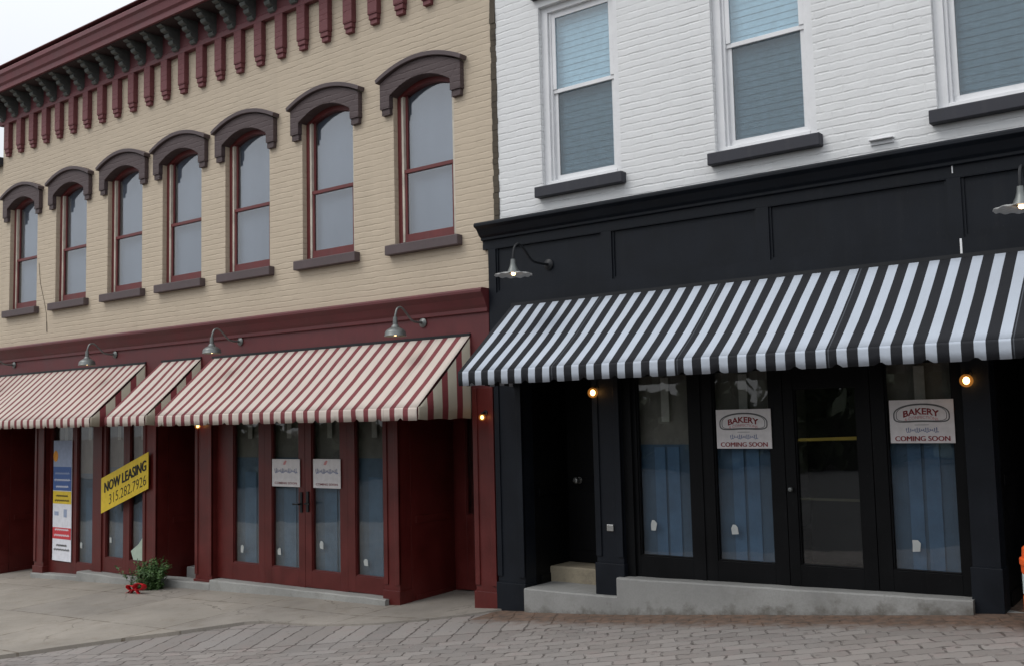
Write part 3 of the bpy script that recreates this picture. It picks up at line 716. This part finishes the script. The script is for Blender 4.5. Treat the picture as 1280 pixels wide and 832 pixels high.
alcove(wht,-1.655,-.0,1.1,.4,2.42,BT)
shopwin(wht,'door',-1.35,-.4,.62,.85,2.3,-1.2,-.55,BT,y=1.05,back='dark',handle=-1.28)
plinth(wht,'threshold_slab',-1.66,-.0,-.02,1.05,.3,.4,.505,.60,M['conc'])
mo = MB(); mo.box(-4.84,-4.74,.0,.1,.52,2.4); mo.box(-4.04,-4.08,.02,.1,.53,2.4); mo.build('mullion', BT, wht)
shopwin(wht,'shop_window',-4.83,-4.045,.52,.71,2.42,-4.70,-4.165,BT,y=.06,sticker=(-4.57,.985))
shopwin(wht,'shop_window',-4.04,-3.285,.535,.715,2.42,-3.93,-3.405,BT,y=.06,sticker=(-3.77,.985))
dr = shopwin(wht,'door',-3.28,-2.56,.545,.725,2.42,-3.19,-2.67,BT,y=.06,zt=2.17,back='dark')
q = MB(); q.hexa([(-3.19,.071,1.738),(-2.67,.071,1.748),(-2.67,.073,1.748),(-3.19,.073,1.738)],[(-3.19,.071,1.762),(-2.67,.071,1.775),(-2.67,.073,1.775),(-3.19,.073,1.762)]); q.build('reflected_band', M['lineyel'], dr)  # yellow reflection of the street, put in as a coloured strip behind the glass
q = MB(); q.box(-3.19,-2.67,.071,.073,1.255,1.275); q.build('reflected_line', M['olive'], dr)  # second, fainter reflection, also painted as a strip
q = MB(); q.lathe([(0,-.05),(.016,-.045),(.02,-.02),(.012,0)], n=12); q.v = [(x_-3.235,.03+z_,1.345+y_) for x_,y_,z_ in q.v]; q.build('knob', M['steel'], dr)
shopwin(wht,'shop_window',-2.555,-1.85,.56,.74,2.42,-2.445,-1.94,BT,y=.06,sticker=(-2.27,.93))
plinth(wht,'plinth',-4.87,-1.845,-.13,.2,-.1,.2,.515,.588,M['foot'])
plinth(wht,'step',-5.925,-4.868,-.13,.45,-.2,-.1,.335,.345,M['foot'])
plinth(wht,'step',-5.95,-5.125,.36,.715,.2,.2,.485,.495,M['oldconc'])
q = MB(); q.box(-4.995,-4.925,-.066,-.045,.925,.985); q.build('entry_plate', M['chrome'], wht, bevel=.004)

# ================================================================== AWNINGS
def awning(x0, x1, zt, zf, zv, proj, can, side, label, group, y0=-.05, sc_p=.31, cell=.06):
    """sloped canopy, hanging valance with scalloped hem, two side panels, front bar"""
    t = empty('striped_awning', (x1, y0, zv), label, 'awning', group)
    n = int((x1-x0)/cell); m = MB(); rows = 9
    ribx = (x1-x0)/max(1, round((x1-x0)/1.5))
    sag = lambda x, u: -.022*math.sin(math.pi*u)*abs(math.sin(math.pi*(x-x0)/ribx))*(1+.6*noise.noise(Vector((x*1.3,u*2,zt)))) + (.010*noise.noise(Vector((x*2.2+u*2.5,u*2.2,5))) + .004*noise.noise(Vector((x*7-u*6,u*5,2))))*math.sin(math.pi*u) + .003*u*noise.noise(Vector((x*1.1,3,7)))
    for j in range(rows+1):
        u = j/rows
        for i in range(n+1):
            x = x0+(x1-x0)*i/n
            m.v.append((x-x1, -proj*u, zt+(zf-zt)*u+sag(x,u)*(0 if j in (0,) else 1) - zv))
    for j in range(rows):
        for i in range(n):
            a = j*(n+1)+i; m.f.append((a, a+n+1, a+n+2, a+1)); m.smooth.add(len(m.f)-1)
    o = m.build('canopy', can, t)
    so = o.modifiers.new('thickness', 'SOLIDIFY'); so.thickness = .004; so.offset = -1
    m = MB(); nv = int((x1-x0)/.02)
    def hem(x):
        p_ = (x/sc_p) % 1; d = min(p_, 1-p_)*sc_p
        return .026*max(0, 1-d/.035)**.7 + .004*noise.noise(Vector((x*2.1, 8, 1)))
    for i in range(nv+1):
        x = x0+(x1-x0)*i/nv; bil = .010*noise.noise(Vector((x*2.6, 2, zv)))
        z0_ = zf+sag(x,1)-.002
        for k, uu in enumerate((0,.15,.5,1)):
            m.v.append((x-x1, -proj-.004-(bil+.012*math.sin(math.pi*uu))*uu*.9-.004*(k==1), z0_+(zv+hem(x)-z0_)*uu - zv))
    for i in range(nv):
        for k in range(3):
            a = i*4+k; m.f.append((a, a+1, a+5, a+4)); m.smooth.add(len(m.f)-1)
    o = m.build('valance', can, t); so = o.modifiers.new('thickness', 'SOLIDIFY'); so.thickness = .003
    for sx, d in ((x0, -1), (x1, 1)):
        m = MB(); k = 24
        lo = []; hi = []
        for i in range(k+1):
            y = -proj*i/k; bul = .008*noise.noise(Vector((y*4, sx, 3)))
            lo.append((d*.003+bul+sx-x1, y, (.012*abs(math.sin(y*9)))))
            hi.append((d*.003+sx-x1, y, zt+(zf-zt)*i/k-zv-.02-.025*math.sin(math.pi*i/k)))
        for i in range(k):
            md0 = [((lo[i+e][0]+hi[i+e][0])/2+d*.006, lo[i+e][1], lo[i+e][2]*.0+ (zf-zv)) for e in (0,1)]
            m.face([lo[i],lo[i+1],md0[1],md0[0]], True); m.face([md0[0],md0[1],hi[i+1],hi[i]], True)
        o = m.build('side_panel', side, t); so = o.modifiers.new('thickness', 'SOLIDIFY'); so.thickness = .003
    m = MB(); m.tube([(x0-x1+.01,-proj+.02,zf-zv-.05),(-.01,-proj+.02,zf-zv-.05)], .013)
    for x in frange(x0-x1+.02, -.02, 1.5): m.tube([(x,-.01,zt-zv-.07),(x,-proj+.03,zf-zv-.06)], .011); m.tube([(x,0,zf-zv-.05),(x,-proj+.03,zf-zv-.05)], .010)
    m.box(x0-x1, 0, -.015, .005, zt-zv-.012, zt-zv+.018)
    m.build('frame', M['iron'], t)
    return t
GA = 'maroon and cream awnings of the tan building'
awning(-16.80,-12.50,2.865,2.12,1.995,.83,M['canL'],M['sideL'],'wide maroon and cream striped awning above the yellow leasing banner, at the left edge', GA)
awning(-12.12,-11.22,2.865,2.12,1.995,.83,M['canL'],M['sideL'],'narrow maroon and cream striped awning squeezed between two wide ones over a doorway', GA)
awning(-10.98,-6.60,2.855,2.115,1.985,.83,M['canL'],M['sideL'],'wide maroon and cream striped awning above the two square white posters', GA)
awning(-6.05,.35,3.115,2.43,2.295,.85,M['canR'],M['sideR'],'black and white striped awning over the black bakery shopfront', None)

# ================================================================== LAMPS
def smooth_path(P, k=6):
    out = []
    for i in range(len(P)-1):
        p0, p1, p2, p3 = [Vector(P[max(0,min(len(P)-1,i+d))]) for d in (-1,0,1,2)]
        for s in range(k):
            t = s/k
            out.append(.5*((2*p1)+(p2-p0)*t+(2*p0-5*p1+4*p2-p3)*t*t+(3*p1-p0-3*p2+p3)*t**3))
    return out + [Vector(P[-1])]
def goose_small(x, label):
    t = empty('gooseneck_lamp', (x,-.048,3.03), label, 'wall lamp', 'gooseneck lamps above the maroon and cream awnings')
    m = MB(); m.lathe([(0,0),(.05,0),(.052,.012),(.035,.022),(.016,.03)], n=18); m.v = [(a,-c_,b_) for a,b_,c_ in m.v]; m.build('wall_plate', M['steel'], t)
    m = MB(); m.tube(smooth_path([(0,-.02,0),(0,-.12,.0),(0,-.19,.02),(0,-.27,.09),(0,-.34,.14),(0,-.40,.125),(0,-.43,.06),(0,-.435,.02)]), .0115); m.build('arm', M['steel'], t)
    m = MB(); m.lathe([(.0,.05),(.02,.05),(.024,.02),(.026,-.03),(.040,-.045),(.044,-.06),(.075,-.075),(.100,-.095),(.110,-.112),(.112,-.140),(.117,-.146),(.117,-.152),(.110,-.15),(.104,-.118),(.08,-.09),(.03,-.07),(0,-.07)], (0,-.435,-.015), 24); m.build('lamp_shade', M['steel'], t)
    m = MB(); m.lathe([(0,-.08),(.02,-.085),(.034,-.105),(.036,-.12),(.028,-.14),(0,-.152)], (0,-.435,-.012), 14); m.build('bulb', M['bulb'], t)
    return t
proto = goose_small(-7.26, 'small galvanised gooseneck lamp above the wide awning, nearest the black shopfront')
for x, lb in ((-10.40,'small galvanised gooseneck lamp above the left end of the awning over the square posters'),
              (-13.28,'small galvanised gooseneck lamp above the awning over the yellow leasing banner'),
              (-16.25,'small gooseneck lamp at the far left, its arm cut by the photo edge')):
    k = copy_tree(proto); k.location.x = x; k['label'] = lb
def goose_wide(x, label):
    t = empty('gooseneck_lamp', (x,-.02,3.48), label, 'wall lamp', 'gooseneck lamps with flat wavy shades above the black and white awning')
    m = MB(); m.lathe([(0,0),(.052,0),(.054,.012),(.035,.024),(.016,.03)], n=18); m.v = [(a,-c_,b_) for a,b_,c_ in m.v]; m.build('wall_plate', M['iron'], t)
    m = MB(); m.tube(smooth_path([(0,-.02,0),(0,-.2,.0),(0,-.30,.02),(0,-.40,.10),(0,-.49,.145),(0,-.555,.11),(0,-.58,.03),(0,-.585,-.03)]), .0115); m.build('arm', M['iron'], t)
    m = MB(); m.lathe([(0,.04),(.022,.04),(.026,.0),(.034,-.03),(.052,-.07),(.056,-.085),(0,-.088)], (0,-.585,-.05), 20); m.build('neck', M['steel'], t)
    m = MB(); m.lathe([(.05,.006),(.09,0),(.14,-.008),(.178,-.018),(.178,-.023),(.14,-.014),(.09,-.006),(.05,0)], (0,-.585,-.14), 72, .0045, 12); m.build('lamp_shade', M['enamel'], t)
    m = MB(); m.lathe([(0,.0),(.016,-.002),(.022,-.012),(.016,-.026),(0,-.032)], (0,-.585,-.135), 14); m.build('bulb', M['bulb'], t)
    return t
pw = goose_wide(-5.60, 'black gooseneck lamp with flat pale wavy shade on the left end of the black fascia')
k = copy_tree(pw); k.location.x = -1.27; k['label'] = 'gooseneck lamp with flat wavy shade half cut by the right edge'

def sconce(x, y, z, label, gm, r=.03):
    t = empty('wall_light', (x,y,z), label, 'wall light', 'small lit globes on the shopfront pilasters')
    m = MB(); m.lathe([(0,0),(.028,0),(.028,.01),(.012,.014),(.010,.05)], n=14); m.v = [(a,-c_,b_+.035) for a,b_,c_ in m.v]
    m.tube([(0,-.045,.035),(0,-.06,.03),(0,-.06,.018)], .012); m.build('bracket', M['iron'], t)
    m = MB(); m.lathe([(r*1.45*math.sin(a), r*1.45*math.cos(a)) for a in [i*math.pi/14 for i in range(15)]], (0,-.06,-.01), 24); m.build('globe', M['amber'], t)  # glowing shell added to draw the halo around the bulb
    m = MB(); m.lathe([(r*.72*math.sin(a), r*.85*math.cos(a)) for a in [i*math.pi/14 for i in range(15)]], (0,-.06,-.01), 24); m.build('bulb', gm, t)
    return t
sconce(-5.075,-.05,2.215,'bright warm globe light at the black entrance left of the shop windows',M['globe'],.033)
sconce(-1.80,-.05,2.195,'bright warm globe light on the black pilaster at the right end of the bakery windows',M['globe'],.033)
sconce(-6.41,-.06,2.01,'dim warm globe light on the maroon pilaster beside the black shopfront',M['dimglobe'],.024)
sconce(-11.20,-.06,1.985,'tiny globe light on the maroon pilaster beneath the narrow awning',M['dimglobe'],.026)

# ================================================================== SIGNS
def text_mesh(body, size, extra=0., spacing=1.):
    cu = bpy.data.curves.new('lettering', 'FONT'); cu.body = body; cu.size = size; cu.align_x = 'CENTER'; cu.align_y = 'CENTER'
    cu.offset = extra; cu.space_character = spacing; cu.resolution_u = 3
    o = bpy.data.objects.new('lettering', cu); COL.objects.link(o)
    dg = bpy.context.evaluated_depsgraph_get(); me = bpy.data.meshes.new_from_object(o.evaluated_get(dg))
    bpy.data.objects.remove(o); bpy.data.curves.remove(cu)
    return me
def text(name, body, parent, cx, y, cz, width, height, mat, extra=0., shear=0., bend=0., bold=0.):
    """flat lettering in the x,z plane, fitted to width and height, 1 mm thick"""
    me = text_mesh(body, 1., extra)
    X = [v.co.x for v in me.vertices]; Y = [v.co.y for v in me.vertices]
    x0, x1, y0, y1 = min(X), max(X), min(Y), max(Y)
    for v in me.vertices:
        a = (v.co.x-(x0+x1)/2)/(x1-x0)*width; b_ = (v.co.y-(y0+y1)/2)/(y1-y0)*height
        v.co = (cx+a, y, cz+b_+shear*a-bend*(2*a/width)**2)
    if bold:        # heavier strokes: the same outlines again, a hair to the side and in front
        P = [tuple(v.co) for v in me.vertices]; Fc = [tuple(p_.vertices) for p_ in me.polygons]; k = len(P)
        me = bpy.data.meshes.new('lettering')
        me.from_pydata([(a-bold/2, b_, c_) for a, b_, c_ in P] + [(a+bold/2, b_-.0012, c_) for a, b_, c_ in P], [], Fc + [tuple(i+k for i in f_) for f_ in Fc])
    me.materials.clear(); me.materials.append(mat)
    o = bpy.data.objects.new(name, me); COL.objects.link(o); o.parent = parent
    so = o.modifiers.new('thickness', 'SOLIDIFY'); so.thickness = .0008; so.offset = 0
    return o
def stroke(mb, pts, wd, y, y2):
    """a ribbon of given width along x,z points"""
    P = [Vector((a, b_)) for a, b_ in pts]; lo, hi = [], []
    for i, p_ in enumerate(P):
        t = (P[min(i+1,len(P)-1)]-P[max(i-1,0)]).normalized(); nn = Vector((-t.y, t.x))*wd/2
        lo.append(tuple(p_-nn)); hi.append(tuple(p_+nn))
    mb.band(lo, hi, y, y2)
# yellow leasing banner: sheared, as it hangs, in front of the double door
SH = .325
t = empty('leasing_banner', (-12.93,-.105,.945), 'yellow slanted banner reading NOW LEASING with a phone number', 'banner')
m = MB(); hw = .59; m.prism_y([(-hw,-.0-SH*hw),(hw,SH*hw),(hw,.50+SH*hw),(-hw,.50-SH*hw)], -.004, .004); m.build('sheet', M['yellow'], t)
text('lettering','NOW LEASING',t,.02,-.0055,.345,1.04,.145,M['ink'],extra=.01,shear=SH,bold=.016)
text('phone_number','315.282.7926',t,.08,-.0055,.165,.92,.14,M['ink'],extra=-.008,shear=SH)
# tall agency poster
t = empty('window_poster', (-14.80,.005,-.02), 'tall white window poster with blue, yellow and red bands', 'poster')
m = MB(); m.box(-.27,.27,-.002,.004,.0,1.82); m.build('sheet', M['pwhite'], t)
def band_(nm, z0, z1, mat): m = MB(); m.box(-.265,.265,-.0045,-.0025,z0,z1); m.build(nm, mat, t)
band_('pale_band',1.42,1.82,M['plilac']); band_('blue_band',1.06,1.42,M['pblue']); band_('yellow_band',.86,1.05,M['yellow']); band_('red_band',.33,.50,M['pred'])
m = MB(); m.prism_y([(-.2+.07*math.cos(a), 1.58+.085*math.sin(a)) for a in [i*math.pi/8 for i in range(16)]], -.007, -.0046); m.build('sun_emblem', M['porange'], t)
for z, wd, mt in ((1.32,.42,'plilac'),(1.22,.46,'pwhite'),(1.12,.36,'pwhite'),(.98,.34,'ink'),(.91,.42,'ink'),(.47,.40,'pwhite'),(.385,.44,'pwhite'),(.235,.30,'gink'),(.17,.46,'gink')):
    m = MB(); pts = [(-wd/2+wd*i/40, z+.012*math.sin(i*2.1)+.008*math.sin(i*5.3)) for i in range(41)]; stroke(m, pts, .012, -.0065, -.0047); m.build('small_print', M[mt], t)
m = MB(); m.box(.05,.14,-.0045,-.0025,.66,.78); m.box(-.22,-.10,-.0045,-.0025,.68,.74); m.build('logo_mark', M['plilac'], t)
# two square posters on the maroon double door
def sqposter(x0, x1, z0, z1, label):
    t = empty('window_poster', ((x0+x1)/2,.004,z0), label, 'poster', 'square white posters on the maroon double door')
    a = (x1-x0)/2; h_ = z1-z0
    m = MB(); m.box(-a,a,-.002,.004,0,h_); m.build('sheet', M['sign'], t)
    m = MB(); m.prism_y([(-.05,h_*.80),(-.01,h_*.79),(.02,h_*.93),(-.005,h_*.95),(-.03,h_*.9)], -.0045, -.0025); m.build('emblem', M['rpale'], t)
    m = MB(); pts = [(-a*.82+a*1.64*i/260+.006*math.cos(i*.36), h_*.58+.019*math.sin(i*.36)*(1+.6*math.sin(i*.083))) for i in range(261)]; stroke(m, pts, .006, -.0045, -.0025); m.build('script', M['bink'], t)
    text('coming_soon','COMING SOON',t,0,-.004,h_*.13,a*1.6,.026,M['rink'],extra=.01)
    return t
sqposter(-9.855,-9.345,1.22,1.552,'square white poster with script on the left leaf of the maroon double door')
sqposter(-9.105,-8.638,1.218,1.557,'square white poster with script on the right leaf of the maroon double door')
def bakery(cx, zc, wd, ht, label, tilt=0):
    t = empty('bakery_sign', (cx,.014,zc-ht/2), label, 'sign', 'white bakery signs in the black shopfront')
    a = wd/2; h_ = ht
    m = MB(); m.box(-a,a,-.003,.004,0,h_); m.build('sheet', M['sign'], t)
    # bean shaped badge outline: arched top, hollow bottom, round ends
    def badge(k):
        P = []; n = 60
        for i in range(n+1):
            u = 2*math.pi*i/n; c_, s_ = math.cos(u), math.sin(u)
            x = math.copysign(abs(c_)**.7, c_)*a*.86*k; z = math.copysign(abs(s_)**.62, s_)*h_*.20*k
            P.append((x, h_*.655+z-.10*h_*(x/a)**2+.045*h_))
        return P
    m = MB(); stroke(m, badge(1), .009, -.0055, -.0032); stroke(m, badge(.91), .004, -.0055, -.0032); m.build('badge', M['gink'], t)
    text('lettering','BAKERY',t,0,-.0045,h_*.735,a*1.12,h_*.15,M['rink'],extra=.028,bend=.028*h_/.4)
    text('second_line','& CONFECTIONS',t,0,-.0045,h_*.595,a*1.05,h_*.07,M['rpale'],extra=.004,bend=.024*h_/.4)
    m = MB(); m.box(-a*.22,a*.22,-.0045,-.0032,h_*.415,h_*.425); m.build('small_print', M['gink'], t)
    m = MB(); pts = [(-a*.5+a*1.0*i/260+.005*math.cos(i*.36), h_*.30+.012*math.sin(i*.36)*(1+.7*math.sin(i*.083))) for i in range(261)]; stroke(m, pts, .004, -.0045, -.0032); m.build('script', M['bink'], t)
    text('coming_soon','COMING SOON',t,0,-.0045,h_*.105,a*1.70,h_*.115,M['rink'],bold=.004)
    return t
bakery(-3.634,1.848,.502,.335,'white bakery sign left of the glass door, lower of the two')
bakery(-2.167,1.889,.475,.332,'white bakery sign in the window right of the glass door')
m = MB(); m.prism_y([(-.10,.0),(.17,.0),(.17,.36),(.02,.22),(-.16,.12)], -.003, .003)
o = m.build('paper_sheet', M['green'], None, (-12.78,.015,.125)); tag(o, 'torn pale greenish paper in the lower corner of the door glass above the bush', 'paper')

# ================================================================== BUSH WITH RED BOW
t = empty('evergreen_bush', (-12.02,-.36,gz(-12.02,-.36)+.04), 'small dark green evergreen bush with red bow, lying at the foot of a maroon pilaster', 'bush')
def leaf_mat(name, a, b_):
    m, nt, b, _ = newmat(name); co = objco(nt); n1 = noise_(nt, co, 16, 2)
    L(nt, mixc(nt, ramp(nt, n1, .35, .65), a, b_), b.inputs['Base Color']); b.inputs['Roughness'].default_value = .6; return m
fo = MB()
for k in range(95):
    bx, by = rnd.gauss(.04,.10), rnd.gauss(.03,.05)
    d = Vector((rnd.gauss(.04,.22), rnd.gauss(.0,.18), rnd.uniform(.4,1.5))).normalized(); ln = rnd.uniform(.22,.47)
    p_ = Vector((bx, by, .01)); droop = rnd.uniform(.0,.3)
    for i in range(16):
        u = i/15; q_ = p_ + d*ln*u + Vector((.15*ln*u*u, 0, -droop*ln*u*u)); q_.z = max(q_.z, .005)
        for s in range(3):
            ax = Vector((rnd.gauss(0,1), rnd.gauss(0,1), rnd.gauss(0,.6))).normalized()*rnd.uniform(.035,.065); sd = ax.cross(d).normalized()*.011
            fo.face([q_-sd*.4, q_+ax*.5-sd, q_+ax, q_+ax*.5+sd])
fo.build('foliage', leaf_mat('evergreen needles', (.03,.075,.018), (.085,.16,.045)), t)
st = MB()
for k in range(7):
    a = k*.9; st.tube([(0,0,0),(.05*math.cos(a),.05*math.sin(a),.12),(.12*math.cos(a)+.04,.12*math.sin(a),.25)], [.012,.008,.004], 6)
st.build('stem', M['oldconc'], t)
bw = MB()
def loop(c0, dx, dz, s):
    n = 12; P = []
    for i in range(n+1):
        u = 2*math.pi*i/n; P.append(Vector(c0)+Vector((dx*(1-math.cos(u))/2, -.02*math.sin(u), dz*(1-math.cos(u))/2+s*math.sin(u))))
    for a, b_ in zip(P, P[1:]): bw.face([a, b_, b_+Vector((0,-.075,.018)), a+Vector((0,-.075,.018))])
C0 = (.2,-.22,.06)
loop(C0,.2,.05,.045); loop(C0,-.16,-.01,.04)
for ex, ez in ((-.26,-.075),(-.17,-.08),(.07,-.06)):
    P = [Vector(C0)+Vector((ex*u, -.01*math.sin(5*u), ez*u+.01*math.sin(6*u))) for u in (0,.3,.6,1)]
    for a, b_ in zip(P, P[1:]): bw.face([a, b_, b_+Vector((.01,-.05,.0)), a+Vector((.01,-.05,.0))])
bw.lathe([(.0,.025),(.02,.018),(.027,0),(.02,-.018),(0,-.025)], (C0[0],C0[1]-.03,C0[2]), 10)
o = bw.build('red_bow', M['ribbon'], t); so = o.modifiers.new('thickness','SOLIDIFY'); so.thickness = .004

# ================================================================== TRAFFIC BARREL
bx, by = -1.228, -.5
t = empty('traffic_barrel', (bx,by,gz(bx,by)+.003), 'orange traffic barrel with pale reflective band, mostly cut by the right edge', 'barrel')
m = MB(); m.lathe([(0,.02),(.205,.02),(.205,.20),(.20,.21),(.20,.355),(.207,.36),(.207,.41),(.216,.415),(.216,.45),(.20,.46),(.196,.52),(.18,.535),(.12,.54),(.0,.54)], n=32); m.build('body', M['orange'], t)
m = MB(); m.lathe([(.198,.215),(.2035,.219),(.2035,.348),(.198,.352)], n=32); m.build('reflective_band', M['reflect'], t)
m = MB(); m.lathe([(0,0),(.21,0),(.212,.018),(0,.019)], n=32); m.build('base', M['rubber'], t)
m = MB(); m.tube(smooth_path([(-.08,0,.53),(-.07,0,.57),(0,0,.585),(.07,0,.57),(.08,0,.53)]), .018); m.build('handle', M['orange'], t)

# ================================================================== ADDED TREES ACROSS THE STREET (out of view, shape reflections and block light)
fw = MB(); rr = random.Random(3)
for k in range(150):
    x = rr.uniform(-75,45); y = -46+rr.gauss(0,3); z0 = gz(x,y); hgt = rr.uniform(2.5,7)
    for q in range(130):
        a = Vector((rr.gauss(0,1.5), rr.gauss(0,1.3), abs(rr.gauss(0,.36))*hgt)); 
        if a.z > hgt: continue
        c_ = Vector((x,y,z0))+a; u = Vector((rr.gauss(0,1),rr.gauss(0,1),rr.gauss(0,1))).normalized()*rr.uniform(.5,1.1); w_ = u.orthogonal().normalized()*rr.uniform(.4,.8)
        fw.face([c_-u, c_-w_, c_+u, c_+w_])
tag(fw.build('added_woods', leaf_mat('far foliage', (.03,.045,.02), (.07,.09,.04))), 'added unseen tree line across the street, for the glass reflections', 'woods', kind='stuff')

# ------------------------------------------------------------------ camera
f_px, yaw, pitch, roll = 1244., .650948, .083457, -.023948
cy, sy, cp, sp = math.cos(yaw), math.sin(yaw), math.cos(pitch), math.sin(pitch)
F = Vector((-sy*cp, cy*cp, sp)); r0 = Vector((cy, sy, 0)); u0 = r0.cross(F)
rt = r0*math.cos(roll)+u0*math.sin(roll); up = -r0*math.sin(roll)+u0*math.cos(roll)
cam = bpy.data.cameras.new('camera'); cam.sensor_width = 36; cam.lens = f_px/1280*36; cam.clip_start = .1; cam.clip_end = 3000
co_ = bpy.data.objects.new('camera', cam); COL.objects.link(co_)
co_.matrix_world = Matrix(((rt.x,up.x,-F.x,0),(rt.y,up.y,-F.y,-8.),(rt.z,up.z,-F.z,2.0),(0,0,0,1)))
S.camera = co_

# ------------------------------------------------------------------ light: overcast
EL, AZ = 52, 215           # sun high, in front of the facade and to its left (degrees, azimuth clockwise from +Y)
wd = bpy.data.worlds.new('World'); S.world = wd; wd.use_nodes = True
nt = wd.node_tree; nt.nodes.clear()
sky = N(nt, 'ShaderNodeTexSky', sky_type='NISHITA', sun_disc=False); sky.sun_elevation = R(EL); sky.sun_rotation = R(AZ)
sky.air_density = 1.0; sky.dust_density = 3.0; sky.ozone_density = 1.0
hs = N(nt, 'ShaderNodeHueSaturation'); hs.inputs['Saturation'].default_value = .3; L(nt, sky.outputs[0], hs.inputs['Color'])
ov = mixc(nt, .7, hs.outputs[0], (11.0,11.4,12.0))
# overcast: the zenith is three times as bright as the horizon
tc = N(nt, 'ShaderNodeTexCoord'); ez = N_sep(nt, tc.outputs['Generated'], 2)
ov = mixc(nt, 1.0, ov, math_(nt, 'MULTIPLY_ADD', math_(nt, 'MAXIMUM', ez, 0.0), .72, .36), 'MULTIPLY')
bg = N(nt, 'ShaderNodeBackground'); L(nt, ov, bg.inputs[0]); bg.inputs[1].default_value = .15
out = N(nt, 'ShaderNodeOutputWorld'); L(nt, bg.outputs[0], out.inputs[0])
sun = bpy.data.lights.new('sun', 'SUN'); sun.energy = .7; sun.angle = R(25); sun.color = (1,.96,.9)
so_ = bpy.data.objects.new('sun', sun); COL.objects.link(so_)
d = Vector((math.sin(R(AZ))*math.cos(R(EL)), math.cos(R(AZ))*math.cos(R(EL)), math.sin(R(EL))))
so_.rotation_euler = d.to_track_quat('Z','Y').to_euler(); so_.location = (-5,-10,15)

S.view_settings.view_transform = 'Standard'; S.view_settings.look = 'None'; S.view_settings.gamma = 1; S.view_settings.exposure = 0.22
S.view_settings.use_curve_mapping = False
S.render.engine = 'CYCLES'; S.cycles.max_bounces = 6; S.cycles.transparent_max_bounces = 12; S.cycles.caustics_reflective = False; S.cycles.caustics_refractive = False
S.render.resolution_x = 1024; S.render.resolution_y = 665
